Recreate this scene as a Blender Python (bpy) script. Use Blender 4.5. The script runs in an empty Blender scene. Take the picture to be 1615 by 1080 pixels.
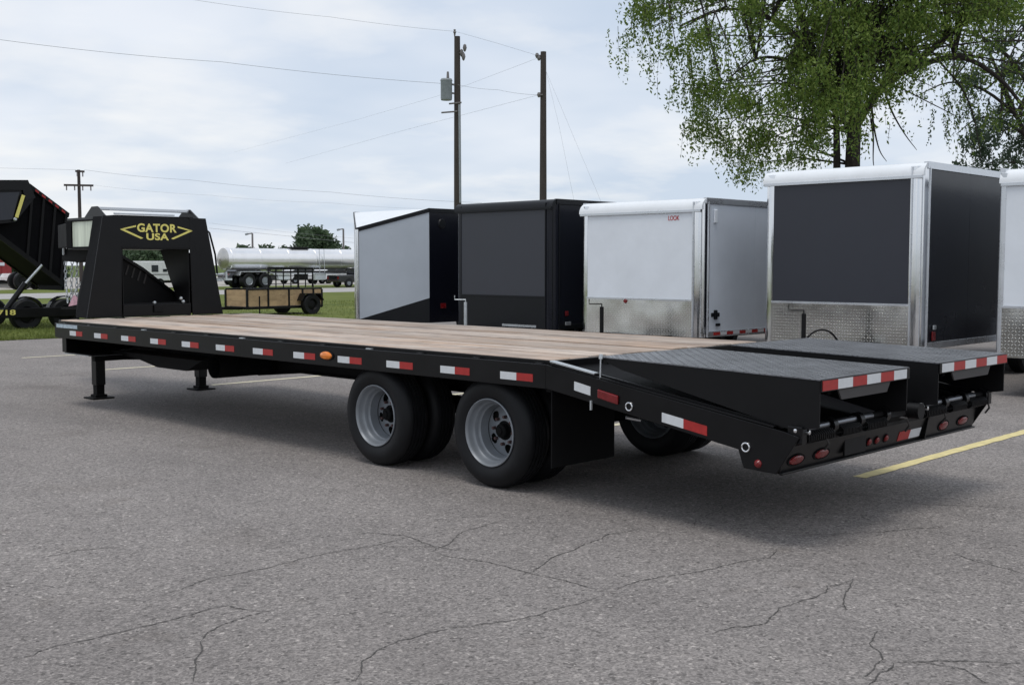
import bpy, bmesh, math, random
import numpy as np
from mathutils import Vector, Matrix
random.seed(7); rng = np.random.default_rng(7)
S = bpy.context.scene
COL = S.collection
R = math.radians

# ------------------------------------------------------------------ camera
CAM = (-6.6725, -5.4179, 1.5726); YAW = 0.7920; PITCH = -0.0689; FPX = 1780.3
cd = bpy.data.cameras.new('camera'); cam = bpy.data.objects.new('camera', cd); COL.objects.link(cam)
cam.location = CAM; cam.rotation_euler = (math.pi/2 + PITCH, 0, -YAW)
cd.sensor_width = 36; cd.lens = FPX*36/1615; cd.clip_end = 4000; cd.clip_start = 0.1
S.camera = cam
# ------------------------------------------------------------------ sky, sun, exposure
SUN_EL, SUN_AZ = R(74), R(250)        # azimuth measured from +Y towards +X
world = bpy.data.worlds.new('World'); S.world = world; world.use_nodes = True
def build_world():
    nt = world.node_tree; N = nt.nodes; L = nt.links; N.clear()
    out = N.new('ShaderNodeOutputWorld'); bg = N.new('ShaderNodeBackground'); bg.inputs['Strength'].default_value = 0.1
    L.new(bg.outputs[0], out.inputs[0])
    sky = N.new('ShaderNodeTexSky'); sky.sky_type = 'NISHITA'; sky.sun_disc = False
    sky.sun_elevation = SUN_EL; sky.sun_rotation = SUN_AZ
    tc = N.new('ShaderNodeTexCoord'); sep = N.new('ShaderNodeSeparateXYZ'); L.new(tc.outputs['Generated'], sep.inputs[0])
    zz = N.new('ShaderNodeMath'); zz.operation = 'MAXIMUM'; L.new(sep.outputs[2], zz.inputs[0]); zz.inputs[1].default_value = 0.0
    zp = N.new('ShaderNodeMath'); zp.operation = 'ADD'; L.new(zz.outputs[0], zp.inputs[0]); zp.inputs[1].default_value = 0.16
    dv = N.new('ShaderNodeVectorMath'); dv.operation = 'DIVIDE'
    cmb = N.new('ShaderNodeCombineXYZ')
    for i in range(3): L.new(zp.outputs[0], cmb.inputs[i])
    L.new(tc.outputs['Generated'], dv.inputs[0]); L.new(cmb.outputs[0], dv.inputs[1])
    def noise(scale, det, off, rough=.55):
        m = N.new('ShaderNodeMapping'); m.inputs['Location'].default_value = off
        L.new(dv.outputs[0], m.inputs[0])
        n = N.new('ShaderNodeTexNoise'); n.inputs['Scale'].default_value = scale; n.inputs['Detail'].default_value = det
        n.inputs['Roughness'].default_value = rough
        L.new(m.outputs[0], n.inputs[0]); return n
    n1 = noise(0.8, 4, (3.1, 1.7, 0), .5); n2 = noise(1.5, 5, (8.3, 2.2, 0), .52)
    r1 = N.new('ShaderNodeValToRGB'); e = r1.color_ramp.elements
    e[0].position = .34; e[0].color = (6.4, 7.35, 8.75, 1); e[1].position = .62; e[1].color = (9.0, 9.4, 10.1, 1)
    L.new(n1.outputs[0], r1.inputs[0])
    r2 = N.new('ShaderNodeValToRGB'); e = r2.color_ramp.elements
    e[0].position = .48; e[0].color = (0, 0, 0, 1); e[1].position = .68; e[1].color = (.8, .8, .8, 1)
    L.new(n2.outputs[0], r2.inputs[0])
    mx = N.new('ShaderNodeMix'); mx.data_type = 'RGBA'
    L.new(r2.outputs[0], mx.inputs[0]); L.new(r1.outputs[0], mx.inputs[6]); mx.inputs[7].default_value = (10.2, 10.2, 10.2, 1)
    # the cloud deck is nearly closed; a little clear sky comes through it
    m2 = N.new('ShaderNodeMix'); m2.data_type = 'RGBA'; m2.inputs[0].default_value = .88
    L.new(sky.outputs[0], m2.inputs[6]); L.new(mx.outputs[2], m2.inputs[7])
    L.new(m2.outputs[2], bg.inputs[0])
build_world()
sd = bpy.data.lights.new('sun', 'SUN'); so = bpy.data.objects.new('sun', sd); COL.objects.link(so)
sd.energy = 1.5; sd.angle = R(20); sd.color = (1, .96, .9)
sdir = Vector((math.sin(SUN_AZ)*math.cos(SUN_EL), math.cos(SUN_AZ)*math.cos(SUN_EL), math.sin(SUN_EL)))
so.rotation_euler = sdir.to_track_quat('Z', 'Y').to_euler()
so.location = (0, 0, 30)
S.view_settings.view_transform = 'Standard'; S.view_settings.look = 'None'
S.view_settings.exposure = 0.0; S.view_settings.gamma = 1
S.render.engine = 'CYCLES'
S.cycles.max_bounces = 6

# ------------------------------------------------------------------ measuring helpers (survey of the place)
_f = Vector((math.sin(YAW)*math.cos(PITCH), math.cos(YAW)*math.cos(PITCH), math.sin(PITCH)))
_r = Vector((math.cos(YAW), -math.sin(YAW), 0)); _u = _r.cross(_f)
def ray(x, y): return _r*((x-807.5)/FPX) + _u*(-(y-540)/FPX) + _f
def at(x, y, axis, val):
    d = ray(x, y); c = Vector(CAM); return c + d*((val-c[axis])/d[axis])
def atd(x, y, depth): return Vector(CAM) + ray(x, y)*depth
def gz(x, depth):
    p = atd(x, 417, depth); return Vector((p.x, p.y, 0))

# ------------------------------------------------------------------ materials
def newmat(name):
    m = bpy.data.materials.new(name); m.use_nodes = True
    return m, m.node_tree.nodes, m.node_tree.links, m.node_tree.nodes['Principled BSDF']
def mat(name, col, rough=.5, metal=0, var=.12, vscale=3.0, bump=0, bscale=60, coat=0, stretch=(1,1,1), rvar=.1, spec=.5, rand=0):
    m, N, L, b = newmat(name)
    tc = N.new('ShaderNodeTexCoord'); mp = N.new('ShaderNodeMapping'); mp.inputs['Scale'].default_value = stretch
    L.new(tc.outputs['Object'], mp.inputs[0])
    n = N.new('ShaderNodeTexNoise'); n.inputs['Scale'].default_value = vscale; n.inputs['Detail'].default_value = 6
    n.inputs['Roughness'].default_value = .65
    L.new(mp.outputs[0], n.inputs[0])
    r = N.new('ShaderNodeValToRGB'); e = r.color_ramp.elements
    e[0].position = .3; e[1].position = .7
    e[0].color = tuple(max(0, c*(1-var)) for c in col)+(1,); e[1].color = tuple(min(1, c*(1+var)) for c in col)+(1,)
    L.new(n.outputs[0], r.inputs[0])
    src = r.outputs[0]
    if rand:
        oi = N.new('ShaderNodeObjectInfo'); hs = N.new('ShaderNodeHueSaturation')
        mr = N.new('ShaderNodeMapRange'); mr.inputs[3].default_value = 1-rand; mr.inputs[4].default_value = 1+rand
        L.new(oi.outputs['Random'], mr.inputs[0]); L.new(mr.outputs[0], hs.inputs['Value']); L.new(src, hs.inputs['Color']); src = hs.outputs[0]
    L.new(src, b.inputs['Base Color'])
    rr = N.new('ShaderNodeMapRange'); rr.inputs[3].default_value = max(.02, rough-rvar); rr.inputs[4].default_value = min(1, rough+rvar)
    L.new(n.outputs[0], rr.inputs[0]); L.new(rr.outputs[0], b.inputs['Roughness'])
    b.inputs['Metallic'].default_value = metal; b.inputs['Specular IOR Level'].default_value = spec
    if coat: b.inputs['Coat Weight'].default_value = coat; b.inputs['Coat Roughness'].default_value = .08
    if bump:
        n2 = N.new('ShaderNodeTexNoise'); n2.inputs['Scale'].default_value = bscale; n2.inputs['Detail'].default_value = 4
        L.new(mp.outputs[0], n2.inputs[0])
        bp = N.new('ShaderNodeBump'); bp.inputs['Strength'].default_value = bump; bp.inputs['Distance'].default_value = .01
        L.new(n2.outputs[0], bp.inputs['Height']); L.new(bp.outputs[0], b.inputs['Normal'])
    return m
def treadplate(name, col, rough, metal, axes, pitch=.034, strength=.8, wav=.0, spec=.5, dist=.004, sky_sheen=None):
    """raised diamond bars, alternating direction, as fine relief; axes picks the two object axes of the sheet"""
    m, N, L, b = newmat(name)
    tc = N.new('ShaderNodeTexCoord'); sep = N.new('ShaderNodeSeparateXYZ'); L.new(tc.outputs['Object'], sep.inputs[0])
    def M(op, a, c=None, d=None):
        n = N.new('ShaderNodeMath'); n.operation = op
        for i, v in enumerate((a, c, d)):
            if v is None: continue
            if isinstance(v, (int, float)): n.inputs[i].default_value = v
            else: L.new(v, n.inputs[i])
        return n.outputs[0]
    u = M('DIVIDE', sep.outputs[axes[0]], pitch); v = M('DIVIDE', sep.outputs[axes[1]], pitch)
    fu = M('FLOOR', u); fv = M('FLOOR', v)
    par = M('ABSOLUTE', M('MODULO', M('ADD', fu, fv), 2.0))
    sg = M('SUBTRACT', M('MULTIPLY', par, 2.0), 1.0)
    cu = M('SUBTRACT', M('SUBTRACT', u, fu), .5); cv = M('SUBTRACT', M('SUBTRACT', v, fv), .5)
    cvs = M('MULTIPLY', cv, sg)
    a = M('ADD', cu, cvs); c = M('SUBTRACT', cu, cvs)
    d = M('ADD', M('POWER', M('ABSOLUTE', M('DIVIDE', a, .62)), 2.0), M('POWER', M('ABSOLUTE', M('DIVIDE', c, .2)), 2.0))
    h = M('SUBTRACT', 1.0, M('MINIMUM', d, 1.0))
    n = N.new('ShaderNodeTexNoise'); n.inputs['Scale'].default_value = 2.2; n.inputs['Detail'].default_value = 5
    L.new(tc.outputs['Object'], n.inputs[0])
    r = N.new('ShaderNodeValToRGB'); e = r.color_ramp.elements; e[0].position = .3; e[1].position = .7
    e[0].color = tuple(x*.82 for x in col)+(1,); e[1].color = tuple(min(1, x*1.12) for x in col)+(1,)
    L.new(n.outputs[0], r.inputs[0]); bc = r.outputs[0]
    if sky_sheen:      # reflected sky painted as pale grey between the raised bars, bars left dark
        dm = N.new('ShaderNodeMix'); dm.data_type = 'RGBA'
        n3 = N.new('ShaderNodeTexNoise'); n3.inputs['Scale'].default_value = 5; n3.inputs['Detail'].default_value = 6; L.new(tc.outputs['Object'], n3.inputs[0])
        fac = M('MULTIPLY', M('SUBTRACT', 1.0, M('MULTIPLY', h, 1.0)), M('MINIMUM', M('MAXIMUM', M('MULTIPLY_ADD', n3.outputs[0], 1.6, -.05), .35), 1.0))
        L.new(fac, dm.inputs[0]); L.new(bc, dm.inputs[6]); dm.inputs[7].default_value = sky_sheen+(1,); bc = dm.outputs[2]
    L.new(bc, b.inputs['Base Color'])
    rr = N.new('ShaderNodeMapRange'); rr.inputs[3].default_value = max(.03, rough-.08); rr.inputs[4].default_value = rough+.1
    L.new(n.outputs[0], rr.inputs[0]); L.new(rr.outputs[0], b.inputs['Roughness'])
    b.inputs['Metallic'].default_value = metal; b.inputs['Specular IOR Level'].default_value = spec
    bp = N.new('ShaderNodeBump'); bp.inputs['Strength'].default_value = strength; bp.inputs['Distance'].default_value = dist
    L.new(h, bp.inputs['Height'])
    nrm = bp.outputs[0]
    if wav:
        n2 = N.new('ShaderNodeTexNoise'); n2.inputs['Scale'].default_value = 1.6; n2.inputs['Detail'].default_value = 1
        L.new(tc.outputs['Object'], n2.inputs[0])
        b2 = N.new('ShaderNodeBump'); b2.inputs['Strength'].default_value = wav; b2.inputs['Distance'].default_value = .08
        L.new(n2.outputs[0], b2.inputs['Height']); L.new(b2.outputs[0], bp.inputs['Normal'])
    L.new(nrm, b.inputs['Normal'])
    return m
def panelmat(name, col, rough, metal=0, wav=.15, coat=0, spec=.5):
    """thin sheet skin: slight waviness (oil canning) and faint dirt"""
    m = mat(name, col, rough, metal, var=.05, vscale=1.5, coat=coat, rvar=.05, spec=spec)
    N, L, b = m.node_tree.nodes, m.node_tree.links, m.node_tree.nodes['Principled BSDF']
    tc = N.new('ShaderNodeTexCoord'); n = N.new('ShaderNodeTexNoise'); n.inputs['Scale'].default_value = 1.3; n.inputs['Detail'].default_value = 1
    L.new(tc.outputs['Object'], n.inputs[0])
    bp = N.new('ShaderNodeBump'); bp.inputs['Strength'].default_value = wav; bp.inputs['Distance'].default_value = .05
    L.new(n.outputs[0], bp.inputs['Height']); L.new(bp.outputs[0], b.inputs['Normal'])
    return m

def asphalt_mat():
    m, N, L, b = newmat('asphalt')
    tc = N.new('ShaderNodeTexCoord')
    def noise(s, d, rough=.6, st=None):
        n = N.new('ShaderNodeTexNoise'); n.inputs['Scale'].default_value = s; n.inputs['Detail'].default_value = d; n.inputs['Roughness'].default_value = rough
        src = tc.outputs['Object']
        if st:
            mp = N.new('ShaderNodeMapping'); mp.inputs['Scale'].default_value = st; L.new(src, mp.inputs[0]); src = mp.outputs[0]
        L.new(src, n.inputs[0]); return n.outputs[0]
    def ramp(src, p0, c0, p1, c1):
        r = N.new('ShaderNodeValToRGB'); e = r.color_ramp.elements
        e[0].position = p0; e[0].color = c0+(1,); e[1].position = p1; e[1].color = c1+(1,)
        L.new(src, r.inputs[0]); return r.outputs[0]
    def mul(a, c, f=1):
        x = N.new('ShaderNodeMix'); x.data_type = 'RGBA'; x.blend_type = 'MULTIPLY'; x.inputs[0].default_value = f
        L.new(a, x.inputs[6]); L.new(c, x.inputs[7]); return x.outputs[2]
    base = ramp(noise(.32, 5), .3, (.200, .184, .176), .7, (.236, .219, .210))
    v = N.new('ShaderNodeTexVoronoi'); v.inputs['Scale'].default_value = 105; L.new(tc.outputs['Object'], v.inputs[0])
    sp = N.new('ShaderNodeSeparateColor'); L.new(v.outputs['Color'], sp.inputs[0])
    agg = ramp(sp.outputs[0], 0.0, (.66, .66, .66), 1.0, (1.38, 1.37, 1.36))
    c = mul(base, agg)
    v2 = N.new('ShaderNodeTexVoronoi'); v2.inputs['Scale'].default_value = 62; L.new(tc.outputs['Object'], v2.inputs[0])
    sp2 = N.new('ShaderNodeSeparateColor'); L.new(v2.outputs['Color'], sp2.inputs[0])
    c = mul(c, ramp(sp2.outputs[0], .0, (.88, .88, .88), 1.0, (1.12, 1.12, 1.12)))
    c = mul(c, ramp(noise(14, 4, .7), .3, (.95, .95, .95), .7, (1.04, 1.04, 1.04)))
    c = mul(c, ramp(noise(1.1, 4, .6, (1, .35, 1)), .35, (.88, .88, .885), .62, (1.05, 1.05, 1.05)))
    c = mul(c, ramp(sp2.outputs[1], .94, (1, 1, 1), .97, (1.5, 1.5, 1.48)))           # pale stones
    c = mul(c, ramp(sp2.outputs[2], .93, (1, 1, 1), .97, (.6, .6, .6)))               # dark stones
    c = mul(c, ramp(noise(.75, 3, .45), .60, (1, 1, 1), .74, (.84, .83, .82)))       # old oil and damp stains
    c = mul(c, ramp(noise(2.6, 2, .5), .66, (1, 1, 1), .74, (.88, .87, .86)))
    L.new(c, b.inputs['Base Color'])
    b.inputs['Roughness'].default_value = .9; b.inputs['Specular IOR Level'].default_value = .25
    bp = N.new('ShaderNodeBump'); bp.inputs['Strength'].default_value = .5; bp.inputs['Distance'].default_value = .006
    L.new(v.outputs['Distance'], bp.inputs['Height']); L.new(bp.outputs[0], b.inputs['Normal'])
    return m
def grass_mat(name, c0, c1):
    m, N, L, b = newmat(name)
    tc = N.new('ShaderNodeTexCoord')
    n = N.new('ShaderNodeTexNoise'); n.inputs['Scale'].default_value = .35; n.inputs['Detail'].default_value = 8; n.inputs['Roughness'].default_value = .75
    L.new(tc.outputs['Object'], n.inputs[0])
    r = N.new('ShaderNodeValToRGB'); e = r.color_ramp.elements; e[0].position = .35; e[0].color = c0+(1,); e[1].position = .65; e[1].color = c1+(1,)
    L.new(n.outputs[0], r.inputs[0]); L.new(r.outputs[0], b.inputs['Base Color']); b.inputs['Roughness'].default_value = .95
    b.inputs['Specular IOR Level'].default_value = .1
    return m
def wood_mat(name, ca, cb, cc):
    m, N, L, b = newmat(name)
    tc = N.new('ShaderNodeTexCoord'); oi = N.new('ShaderNodeObjectInfo')
    ad = N.new('ShaderNodeVectorMath'); ad.operation = 'ADD'
    sc = N.new('ShaderNodeMath'); sc.operation = 'MULTIPLY'; sc.inputs[1].default_value = 37; L.new(oi.outputs['Random'], sc.inputs[0])
    L.new(tc.outputs['Object'], ad.inputs[0]); L.new(sc.outputs[0], ad.inputs[1])
    def noise(st, s, d):
        mp = N.new('ShaderNodeMapping'); mp.inputs['Scale'].default_value = st; L.new(ad.outputs[0], mp.inputs[0])
        n = N.new('ShaderNodeTexNoise'); n.inputs['Scale'].default_value = s; n.inputs['Detail'].default_value = d; n.inputs['Roughness'].default_value = .65
        L.new(mp.outputs[0], n.inputs[0]); return n.outputs[0]
    g = noise((26, .7, 26), 1.6, 6); bl = noise((3, .5, 3), 1.2, 4)
    r = N.new('ShaderNodeValToRGB'); e = r.color_ramp.elements; e[0].position = .3; e[0].color = ca+(1,); e[1].position = .68; e[1].color = cb+(1,)
    L.new(g, r.inputs[0])
    mx = N.new('ShaderNodeMix'); mx.data_type = 'RGBA'
    r2 = N.new('ShaderNodeValToRGB'); e = r2.color_ramp.elements; e[0].position = .45; e[0].color = (0, 0, 0, 1); e[1].position = .66; e[1].color = (.85, .85, .85, 1)
    L.new(bl, r2.inputs[0]); L.new(r2.outputs[0], mx.inputs[0]); L.new(r.outputs[0], mx.inputs[6]); mx.inputs[7].default_value = cc+(1,)
    hs = N.new('ShaderNodeHueSaturation'); mr = N.new('ShaderNodeMapRange'); mr.inputs[3].default_value = .78; mr.inputs[4].default_value = 1.14
    L.new(oi.outputs['Random'], mr.inputs[0]); L.new(mr.outputs[0], hs.inputs['Value']); L.new(mx.outputs[2], hs.inputs['Color'])
    st = noise((1.5, .9, 1.5), 1.7, 5); r3 = N.new('ShaderNodeValToRGB'); e = r3.color_ramp.elements      # weathering blotches, boot dirt
    e[0].position = .36; e[0].color = (.74, .74, .75, 1); e[1].position = .56; e[1].color = (1.04, 1.04, 1.03, 1); L.new(st, r3.inputs[0])
    m3 = N.new('ShaderNodeMix'); m3.data_type = 'RGBA'; m3.blend_type = 'MULTIPLY'; m3.inputs[0].default_value = 1
    L.new(hs.outputs[0], m3.inputs[6]); L.new(r3.outputs[0], m3.inputs[7])
    L.new(m3.outputs[2], b.inputs['Base Color']); b.inputs['Roughness'].default_value = .8; b.inputs['Specular IOR Level'].default_value = .2
    bp = N.new('ShaderNodeBump'); bp.inputs['Strength'].default_value = .25; bp.inputs['Distance'].default_value = .004
    L.new(g, bp.inputs['Height']); L.new(bp.outputs[0], b.inputs['Normal'])
    return m
def leaf_mat(name, c0, c1):
    m, N, L, b = newmat(name)
    g = N.new('ShaderNodeNewGeometry'); r = N.new('ShaderNodeValToRGB'); e = r.color_ramp.elements
    e[0].color = c0+(1,); e[1].color = c1+(1,)
    L.new(g.outputs['Random Per Island'], r.inputs[0]); L.new(r.outputs[0], b.inputs['Base Color'])
    b.inputs['Roughness'].default_value = .55; b.inputs['Specular IOR Level'].default_value = .3
    tr = N.new('ShaderNodeBsdfTranslucent'); L.new(r.outputs[0], tr.inputs[0])
    mx = N.new('ShaderNodeMixShader'); mx.inputs[0].default_value = .42
    L.new(b.outputs[0], mx.inputs[1]); L.new(tr.outputs[0], mx.inputs[2])
    L.new(mx.outputs[0], N['Material Output'].inputs[0])
    return m

MT = dict(
    asphalt=asphalt_mat(),
    crack=mat('crack_filler', (.062, .058, .055), .95, var=.35, vscale=8),
    grass=grass_mat('grass', (.075, .105, .022), (.15, .17, .045)),
    blade=leaf_mat('grass_blade', (.08, .12, .02), (.19, .21, .06)),
    road=mat('road_grey', (.34, .33, .32), .9, var=.12, vscale=.8),
    gravel=mat('gravel', (.36, .34, .31), .95, var=.25, vscale=2.5),
    farground=grass_mat('far_field', (.07, .10, .03), (.11, .14, .04)),
    line=mat('pale_yellow_paint', (.62, .53, .26), .8, var=.18, vscale=9, bump=.2),
    linew=mat('faded_paint', (.62, .57, .42), .85, var=.15, vscale=9),
    black=mat('gloss_black_paint', (.0042, .0042, .005), .30, var=.25, rvar=.08, spec=.26),
    blackm=mat('satin_black_paint', (.0045, .0045, .0052), .5, var=.3, spec=.22),
    flat=mat('flat_black_paint', (.004, .004, .005), .6, var=.3, spec=.06),
    steel=mat('oily_steel', (.20, .21, .23), .3, .9, var=.2, vscale=10),
    barsteel=mat('rubbed_black_steel', (.035, .036, .04), .28, .3, var=.4, vscale=6),
    under=mat('chassis_black', (.004, .004, .0045), .7, var=.4, spec=.15),
    rubber=mat('tyre_rubber', (.0065, .007, .0085), .55, var=.25, vscale=8, bump=.1, bscale=40, spec=.25),
    flap=mat('rubber_flap', (.0035, .0035, .0042), .7, var=.3, spec=.15),
    rim=mat('silver_rim_paint', (.235, .255, .28), .40, .2, var=.10, vscale=6),
    rimdark=mat('rim_hole', (.004, .004, .004), .9),
    nut=mat('rusty_lug', (.10, .06, .058), .5, .4, var=.3, vscale=30),
    zinc=mat('zinc', (.55, .58, .6), .35, .8, var=.15, vscale=10),
    chrome=mat('chrome', (.75, .76, .78), .12, 1, var=.06),
    alu=mat('anodised_aluminium', (.62, .64, .67), .28, .85, var=.08),
    tapew=mat('white_reflector_tape', (.62, .64, .66), .4, var=.06, vscale=30),
    taper=mat('red_reflector_tape', (.36, .018, .016), .4, var=.15, vscale=30),
    amber=mat('amber_lens', (.75, .2, .015), .25, coat=.5),
    redlens=mat('red_lens', (.16, .006, .008), .25, coat=.25, var=.2, vscale=20),
    greyflap=mat('grey_brown_plate', (.045, .042, .042), .6, var=.2),
    yellow=mat('yellow_vinyl', (.74, .67, .18), .45, var=.08),
    plank=wood_mat('deck_lumber', (.29, .235, .20), (.585, .51, .45), (.42, .30, .22)),
    fencewood=wood_mat('yellow_pine', (.38, .26, .15), (.56, .40, .24), (.50, .34, .20)),
    ramp=treadplate('black_treadplate', (.020, .021, .025), .36, 0, (0, 1), .052, .9, spec=.8, dist=.0012, sky_sheen=(.165, .172, .19)),  # last colour paints the sky's sheen into the plate between the bars
    guard=treadplate('bright_treadplate', (.70, .70, .67), .15, 1, (1, 2), .040, 1.0, wav=.18, dist=.016),
    guardlow=treadplate('worn_treadplate', (.70, .69, .66), .2, 1, (1, 2), .03, .5, wav=.35, dist=.004),
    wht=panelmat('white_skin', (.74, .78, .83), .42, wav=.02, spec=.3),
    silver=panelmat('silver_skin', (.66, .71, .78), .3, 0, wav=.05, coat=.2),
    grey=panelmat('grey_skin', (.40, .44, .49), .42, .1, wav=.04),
    char=panelmat('charcoal_skin', (.024, .027, .038), .42, wav=.06, spec=.5),
    char2=panelmat('charcoal_screened_panel', (.027, .030, .041), .5, wav=.1, spec=.6),
    blk=panelmat('black_skin', (.006, .007, .012), .26, wav=.04, spec=.3),
    blktrim=mat('black_trim', (.005, .006, .008), .4, spec=.25),
    cove=mat('white_cap', (.74, .77, .80), .4, var=.04),
    glass=mat('dark_glass', (.02, .025, .03), .06),
    polewood=mat('pole_wood', (.05, .042, .038), .9, var=.3, vscale=5, stretch=(6, 6, .5)),
    xfmr=mat('transformer_grey', (.24, .27, .29), .5, var=.15, vscale=5),
    wire=mat('wire', (.24, .25, .26), .7),
    bark=mat('bark', (.028, .023, .02), .95, var=.4, vscale=6, bump=.6, bscale=12),
    leaf=leaf_mat('leaf_green', (.065, .13, .02), (.21, .28, .06)),
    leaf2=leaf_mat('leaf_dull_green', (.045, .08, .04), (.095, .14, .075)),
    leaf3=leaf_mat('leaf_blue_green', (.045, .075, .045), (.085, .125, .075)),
    redwall=mat('red_siding', (.30, .03, .035), .6, var=.15),
    greywall=mat('grey_block', (.3, .29, .28), .85),
    tank=panelmat('polished_tank', (.88, .88, .89), .30, .8, wav=.15),
    tankend=mat('tank_end', (.5, .49, .47), .3, .8),
    carwhite=mat('car_white', (.72, .73, .74), .25, coat=.5),
    carblack=mat('car_black', (.01, .011, .014), .2, coat=.5),
    toolbox=mat('painted_reflection_plate', (.70, .76, .62), .4, .0, var=.3, vscale=1.0, stretch=(1, 9, .6)),  # cream green paints in the grass reflected by the polished toolbox side
    pink=mat('pink_label', (.62, .36, .42), .6, var=.35, vscale=18),
    decal=mat('blue_white_decal', (.38, .46, .52), .4, var=.3, vscale=25),
    red=mat('red_paint', (.5, .02, .02), .4),
    insul=mat('insulator', (.16, .15, .15), .4),
)

# ------------------------------------------------------------------ mesh builder
class MB:
    def __init__(s): s.v = []; s.f = []
    def add(s, vs, fs):
        o = len(s.v); s.v += [tuple(v) for v in vs]; s.f += [tuple(i+o for i in f) for f in fs]; return s
    def box(s, x0, x1, y0, y1, z0, z1):
        if x0 > x1: x0, x1 = x1, x0
        if y0 > y1: y0, y1 = y1, y0
        if z0 > z1: z0, z1 = z1, z0
        return s.add([(x0,y0,z0),(x1,y0,z0),(x1,y1,z0),(x0,y1,z0),(x0,y0,z1),(x1,y0,z1),(x1,y1,z1),(x0,y1,z1)],
            [(3,2,1,0),(4,5,6,7),(0,1,5,4),(1,2,6,5),(2,3,7,6),(3,0,4,7)])
    def prism(s, axis, pts, a, b):
        """polygon pts given in the two other axes (cyclic order kept), extruded from a to b along axis"""
        n = len(pts)
        def P(u, v, w): return {0: (w, u, v), 1: (u, w, v), 2: (u, v, w)}[axis]
        ar = sum(pts[i][0]*pts[(i+1) % n][1]-pts[(i+1) % n][0]*pts[i][1] for i in range(n))
        if (ar < 0) != (axis == 1): pts = pts[::-1]
        if a > b: a, b = b, a
        vs = [P(u, v, a) for u, v in pts]+[P(u, v, b) for u, v in pts]
        return s.add(vs, [tuple(range(n-1, -1, -1)), tuple(range(n, 2*n))]+[(i, (i+1) % n, n+(i+1) % n, n+i) for i in range(n)])
    def tube(s, pts, r, n=8, cap=True):
        pts = [Vector(p) for p in pts]; k = len(pts); rs = r if isinstance(r, (list, tuple)) else [r]*k
        o = []; prev = None
        for i, p in enumerate(pts):
            t = (pts[min(i+1, k-1)]-pts[max(i-1, 0)]).normalized()
            if prev is None:
                a = t.orthogonal().normalized()
            else:
                a = (prev-t*prev.dot(t)); a = a.normalized() if a.length > 1e-6 else t.orthogonal().normalized()
            prev = a; c = t.cross(a)
            for j in range(n):
                q = 2*math.pi*j/n; o.append(p+(a*math.cos(q)+c*math.sin(q))*rs[i])
        fs = [(i*n+j, i*n+(j+1) % n, (i+1)*n+(j+1) % n, (i+1)*n+j) for i in range(k-1) for j in range(n)]
        if cap: fs += [tuple(range(n-1, -1, -1)), tuple(range((k-1)*n, k*n))]
        return s.add(o, fs)
    def lathe(s, prof, origin, axis, n=40, close=False):
        """prof = [(radius, offset along axis)]"""
        ax = Vector(axis).normalized(); a = ax.orthogonal().normalized(); c = ax.cross(a); O = Vector(origin); vs = []
        for r, h in prof:
            for j in range(n):
                q = 2*math.pi*j/n; vs.append(O+ax*h+(a*math.cos(q)+c*math.sin(q))*r)
        m = len(prof); rg = range(m if close else m-1)
        return s.add(vs, [(i*n+j, i*n+(j+1) % n, ((i+1) % m)*n+(j+1) % n, ((i+1) % m)*n+j) for i in rg for j in range(n)])
    def torus(s, origin, axis, Rr, r, n=20, m=8):
        return s.lathe([(Rr+r*math.cos(2*math.pi*i/m), r*math.sin(2*math.pi*i/m)) for i in range(m)], origin, axis, n, True)
    def bar(s, p0, p1, w, h, up=(0, 0, 1)):
        p0 = Vector(p0); p1 = Vector(p1); t = (p1-p0).normalized(); a = t.cross(Vector(up)).normalized(); c = a.cross(t)
        vs = [p+a*sx*w/2+c*sz*h/2 for p in (p0, p1) for sx, sz in ((-1,-1),(1,-1),(1,1),(-1,1))]
        return s.add(vs, [(0,1,2,3),(7,6,5,4),(0,4,5,1),(1,5,6,2),(2,6,7,3),(3,7,4,0)])
    def mesh(s, name, smooth=False, angle=35):
        me = bpy.data.meshes.new(name); me.from_pydata(s.v, [], s.f); me.update()
        bm = bmesh.new(); bm.from_mesh(me); bmesh.ops.recalc_face_normals(bm, faces=bm.faces); bm.to_mesh(me); bm.free()
        if smooth:
            me.polygons.foreach_set('use_smooth', [True]*len(me.polygons))
            try: me.set_sharp_from_angle(angle=R(angle))
            except Exception: pass
        return me
    def build(s, name, m, parent=None, bevel=0, smooth=False, angle=35):
        return put(name, s.mesh(name, smooth, angle), m, parent, bevel)
def put(name, me, m, parent=None, bevel=0):
    o = bpy.data.objects.new(name, me); COL.objects.link(o)
    if m is not None and not me.materials: me.materials.append(MT[m] if isinstance(m, str) else m)
    if parent is not None: adopt(o, parent)
    if bevel:
        b = o.modifiers.new('bevel', 'BEVEL'); b.width = bevel; b.segments = 2; b.limit_method = 'ANGLE'; b.angle_limit = R(40)
    return o
def worldmat(o):
    m = o.matrix_basis.copy()
    return worldmat(o.parent) @ o.matrix_parent_inverse @ m if o.parent else m
def adopt(o, parent):
    o.parent = parent; o.matrix_parent_inverse = worldmat(parent).inverted()
def tag(o, label, cat, group=None, kind=None):
    o['label'] = label; o['category'] = cat
    if group: o['group'] = group
    if kind: o['kind'] = kind
    return o
def thing(name, loc, label, cat, group=None):
    o = bpy.data.objects.new(name, None); COL.objects.link(o); o.location = loc; o.empty_display_size = .3
    return tag(o, label, cat, group)
def struct(o): o['kind'] = 'structure'; return o
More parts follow.
